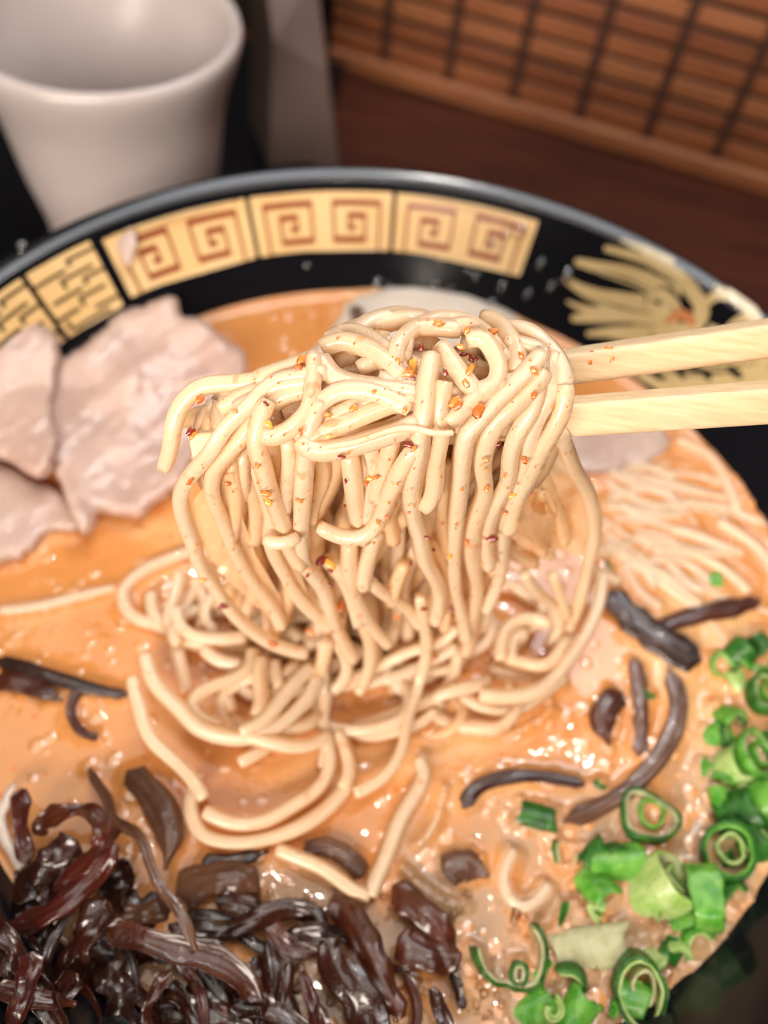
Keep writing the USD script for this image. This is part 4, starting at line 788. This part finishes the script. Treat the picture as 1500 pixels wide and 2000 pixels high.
FL = [(857,630,20,0,'orange flake at the very top of the mound'),(962,647,19,0,'orange flake at the top right of the mound'),(935,804,30,1,'largest orange flake, on the noodle right of centre'),(1042,723,16,0,None),(1043,772,15,1,None),(911,749,18,0,'orange flake on the slanting noodle in the chilli hollow'),
 (823,680,14,2,None),(777,705,16,0,None),(805,715,26,3,None),(800,727,20,1,None),(808,738,11,2,None),(797,730,22,0,None),(906,692,14,2,None),(920,700,16,2,None),(928,702,14,2,None),(899,677,18,0,None),(870,728,14,2,None),(918,722,20,0,None),(886,785,26,0,None),(895,792,22,1,None),(912,645,16,0,None),(1018,695,16,1,None),
 (590,703,24,0,'orange flake at the upper left shoulder of the mound'),(582,717,14,1,None),(390,780,20,1,'red flake on the chopstick tips'),(372,843,18,2,'dark red flake at the left end of the chopsticks'),(378,850,22,0,None),(371,941,14,1,None),(458,803,12,0,None),(525,829,18,3,None),(587,843,13,1,None),(519,788,12,2,None),(445,945,12,1,None),(520,965,20,0,None),(524,980,18,3,None),(502,910,12,0,None),(584,978,13,0,None),
 (547,1050,10,0,None),(690,798,18,0,None),(640,810,17,0,None),(641,853,12,3,None),(730,765,12,0,None),(790,800,12,0,None),(722,935,14,3,None),(735,932,12,1,None),(716,943,13,1,None),(739,1022,13,0,None),(757,1010,10,1,'round red bead on the hooked noodle'),(668,892,14,2,None),(675,940,10,2,None),(675,990,10,2,None),(797,868,20,2,'darkest chilli fragment, under the mound rim'),(808,876,14,0,None),
 (973,868,15,2,None),(1024,898,15,1,None),(949,898,12,0,None),(949,918,9,0,None),(950,956,15,0,None),(985,930,9,0,None),(1000,968,16,3,None),(987,1003,11,1,None),(961,1052,20,2,'shiny dark red seed hanging below the right strands'),(946,1051,9,1,None),(913,1058,10,1,None),(878,1088,12,3,None),(883,1189,14,2,'bright red flake low on the right strands'),(828,1190,14,2,None),(803,1100,11,2,None),(845,1075,10,2,None),(835,1050,10,2,None),
 (628,1095,22,2,'dark seed stuck beside an orange crumb, left of centre'),(644,1102,22,3,None),(645,1115,12,2,None),(644,1142,12,2,None),(665,1185,18,1,None),(600,1125,10,2,None),(435,1184,17,2,'red flake on the outermost left noodle'),(533,1258,18,1,None),(607,1235,16,0,None),(395,1134,12,3,None),(1083,1190,0,0,None),(1074,1283,16,0,None),(616,1395,16,0,None),(778,1396,14,0,None),(850,1283,12,1,None),(775,1205,12,0,None),(730,1060,9,0,None),(583,1000,0,0,None),
 (1152,690,14,1,'dark flake on the farther chopstick'),(1150,705,15,0,None),(1175,697,13,1,None),(1188,680,13,0,None),(1195,702,11,0,None),(1160,690,12,3,None)]
G_F = 'chilli flakes clinging to the noodles'
for i, (x, y, sz, m_, lab) in enumerate(FL):
    if sz == 0: continue
    d = surface_at(x, y)
    if d is None: d = float(front(np.array([float(x)]), np.array([float(y)]))[0])
    if not lab:
        col = ['orange', 'rust orange', 'dark red', 'golden orange'][m_]; big = 'tiny ' if sz < 12 else '' if sz < 18 else 'large '
        where = ('on the farther chopstick' if x > 1120 and y < 720 else 'in the chilli hollow on top of the mound' if y < 800 and x > 760 and x < 940 else 'on the right shoulder of the mound' if y < 800 and x > 940 else
                 'on the left end of the mound' if y < 900 and x < 480 else 'on the left half of the mound' if y < 880 and x < 700 else 'on the mound just left of the middle noodle' if y < 800 else
                 'on the outermost left noodles' if x < 480 else 'on the left front strands' if x < 600 else 'on the strands behind the hooked noodle' if x < 770 and y < 1010 else 'just below the hooked noodle' if x < 770 and y < 1170 else
                 'in the heap below the bundle' if y > 1190 else 'near the middle noodle' if x < 870 else 'on the right hanging strands, upper half' if y < 980 else 'on the right hanging strands, lower half')
        lab_ = f'{big}{col} chilli fragment {where}'
    flake(x, y, sz, m_, d + .06, i, lab or lab_, None if lab else G_F)

ps = np.random.default_rng(77); pw = []
T_ = SAMP[(SAMP[:, 3] > 12) & (SAMP[:, 1] < 1250) & (SAMP[:, 0] > 340) & (SAMP[:, 0] < 1130)]
for i in range(260):
    q = T_[ps.integers(len(T_))]; x, y = q[0] + ps.uniform(-.6, .6) * q[3], q[1] + ps.uniform(-.6, .6) * q[3]
    d_ = surface_at(x, y)
    if d_ is None: continue
    ic = trimesh.creation.icosphere(0, 1.0); v_ = np.array(ic.vertices) * (1 + .8 * (ps.random(12) - .5))[:, None] * ps.uniform(.08, .2) * ps.uniform(.6, 1.3, 3)
    pw.append((at_d(np.array(x), np.array(y), d_ + .03) + v_, ic.faces))
obj('chilli_powder', joined(pw), m_chili[0], label='fine orange chilli powder specks dusted over the lifted noodles', cat='chilli powder', kind='stuff')
# ------------------------------------------------------------------ broth surface with menisci
GS = .42; W = 92.0; nG = int(2 * W / GS) + 1
xs = np.linspace(-W, W, nG); Xg, Yg = np.meshgrid(xs, xs, indexing='ij')
mask = np.zeros((nG, nG), bool)
for prim in list(stage.GetPrimAtPath('/World').GetChildren()):
    nm = prim.GetName()
    if not nm.startswith(('noodle', 'wood_ear', 'scallion', 'pork')): continue
    base = ORIGIN[str(prim.GetPath())]
    for g in ([prim] if prim.IsA(UsdGeom.Mesh) else prim.GetChildren()):
        P = np.array(UsdGeom.Mesh(g).GetPointsAttr().Get()) / MM + base
        P = P[np.abs(P[:, 2] - .2) < .9]
        ij = np.round((P[:, :2] + W) / GS).astype(int); ij = ij[((ij >= 0) & (ij < nG)).all(1)]
        mask[ij[:, 0], ij[:, 1]] = True
RR = np.hypot(Xg, Yg); TH = np.arctan2(Yg, Xg)
edge = (R_SOUP + .3 + soup_wob(TH)) - RR
d = distance_transform_edt(~mask) * GS
hgt = .9 * np.exp(-d / .75) + .9 * np.exp(-np.clip(edge, 0, 99) / 1.3)
hgt += .22 * (meshkit.fbm(np.stack([Xg / 9, Yg / 9, Xg * 0], -1), 3, 5) - .5)
near = np.clip((-Yg - 42) / 20, 0, 1)
hgt += near * .22 * (meshkit.fbm(np.stack([Xg / 3.2, Yg / 3.2, Xg * 0 + 4], -1), 3, 9) - .45)
hgt = gaussian_filter(hgt, .6)
keep = edge > -1.2
idx = -np.ones((nG, nG), int); idx[keep] = np.arange(keep.sum())
V = np.stack([Xg[keep], Yg[keep], hgt[keep]], -1)
a, b, c, e = idx[:-1, :-1], idx[1:, :-1], idx[1:, 1:], idx[:-1, 1:]
ok = (a >= 0) & (b >= 0) & (c >= 0) & (e >= 0)
F = np.vstack([np.stack([a[ok], b[ok], c[ok]], 1), np.stack([a[ok], c[ok], e[ok]], 1)])
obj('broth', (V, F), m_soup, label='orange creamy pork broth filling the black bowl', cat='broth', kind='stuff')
def h_at(x, y):
    i = int(np.clip(round((x + W) / GS), 0, nG - 1)); j = int(np.clip(round((y + W) / GS), 0, nG - 1)); return hgt[i, j], mask[i, j], edge[i, j]
def dome(c, r, h, n=14, rings=4):
    V = [c + np.array([0, 0, h])]; F = []
    for k in range(1, rings + 1):
        q = k / rings; a = np.linspace(0, 2 * np.pi, n, endpoint=False)
        zz = h * (1 - q * q)
        V += [c + np.array([r * q * math.cos(t), r * q * math.sin(t), zz]) for t in a]
    for j in range(n): F.append([0, 1 + j, 1 + (j + 1) % n])
    for k in range(rings - 1):
        o, p = 1 + k * n, 1 + (k + 1) * n
        for j in range(n): F += [[o + j, p + j, p + (j + 1) % n], [o + j, p + (j + 1) % n, o + (j + 1) % n]]
    return np.array(V), np.array(F)
drops = []
while len(drops) < 640:
    x, y = rng.uniform(-82, 82, 2); h, mk, ed = h_at(x, y)
    if ed < 2: continue
    if y > -10 and rng.random() < .45: continue
    r = rng.uniform(.45, 1.7)
    drops.append(dome(np.array([x, y, h - .01]), r, r * rng.uniform(.07, .14)))
obj('oil_droplets', joined(drops), m_oil, label='clear glinting oil droplets scattered over the broth', cat='oil droplets', kind='stuff')
bub = []
while len(bub) < 900:
    q = at_z(np.array(rng.uniform(450, 1400)), np.array(rng.uniform(1740, 2040)), 0.); h, mk, ed = h_at(q[0], q[1])
    if ed < 0 or meshkit.noise(np.array([q[0] / 6, q[1] / 6, 2.])) < .42: continue
    r = .16 + rng.random() ** 3 * .75
    bub.append(dome(np.array([q[0], q[1], h - .04]), r, r * .8, 14, 5))
obj('foam_bubbles', joined(bub), m_bubble, label='tiny foam bubbles on the broth along the near edge', cat='foam', kind='stuff')
wd = []
for x, y, r in [(738,556,1.6),(760,560,.9),(848,560,1.4),(880,565,1.0),(905,605,1.4),(958,597,1.7),(1055,515,1.4),(1105,540,2.0),(1030,575,1.2),(980,560,1.4),(1015,450,2.0),(990,455,1.4),(960,475,1.3),(930,540,1.2),(862,510,.9),(1075,560,1.2),(915,525,1.0),(40,480,1.5),(600,520,.8)]:
    t, v = wall_of_px(np.array([float(x)]), np.array([float(y)])); c = on_wall(t, v, .36)[0]
    n = np.array([-0.72 * math.cos(t[0]), -0.72 * math.sin(t[0]), .69]); v_, f_ = dome(np.zeros(3), r, r * .35)
    e1 = np.cross(n, [0, 0, 1.]); e1 /= np.linalg.norm(e1); e2 = np.cross(n, e1)
    wd.append((c + v_[:, :1] * e1 + v_[:, 1:2] * e2 + v_[:, 2:] * n, f_))
wd = [(v_, f_ if np.cross(v_[f_[0, 1]] - v_[f_[0, 0]], v_[f_[0, 2]] - v_[f_[0, 0]])[2] > 0 else f_[:, ::-1]) for v_, f_ in wd]
obj('splash_droplets', joined(wd), m_drop, label='clear splash droplets on the black inner wall behind the noodles', cat='droplets', kind='stuff')
print('noodles', len(N_), 'script done')
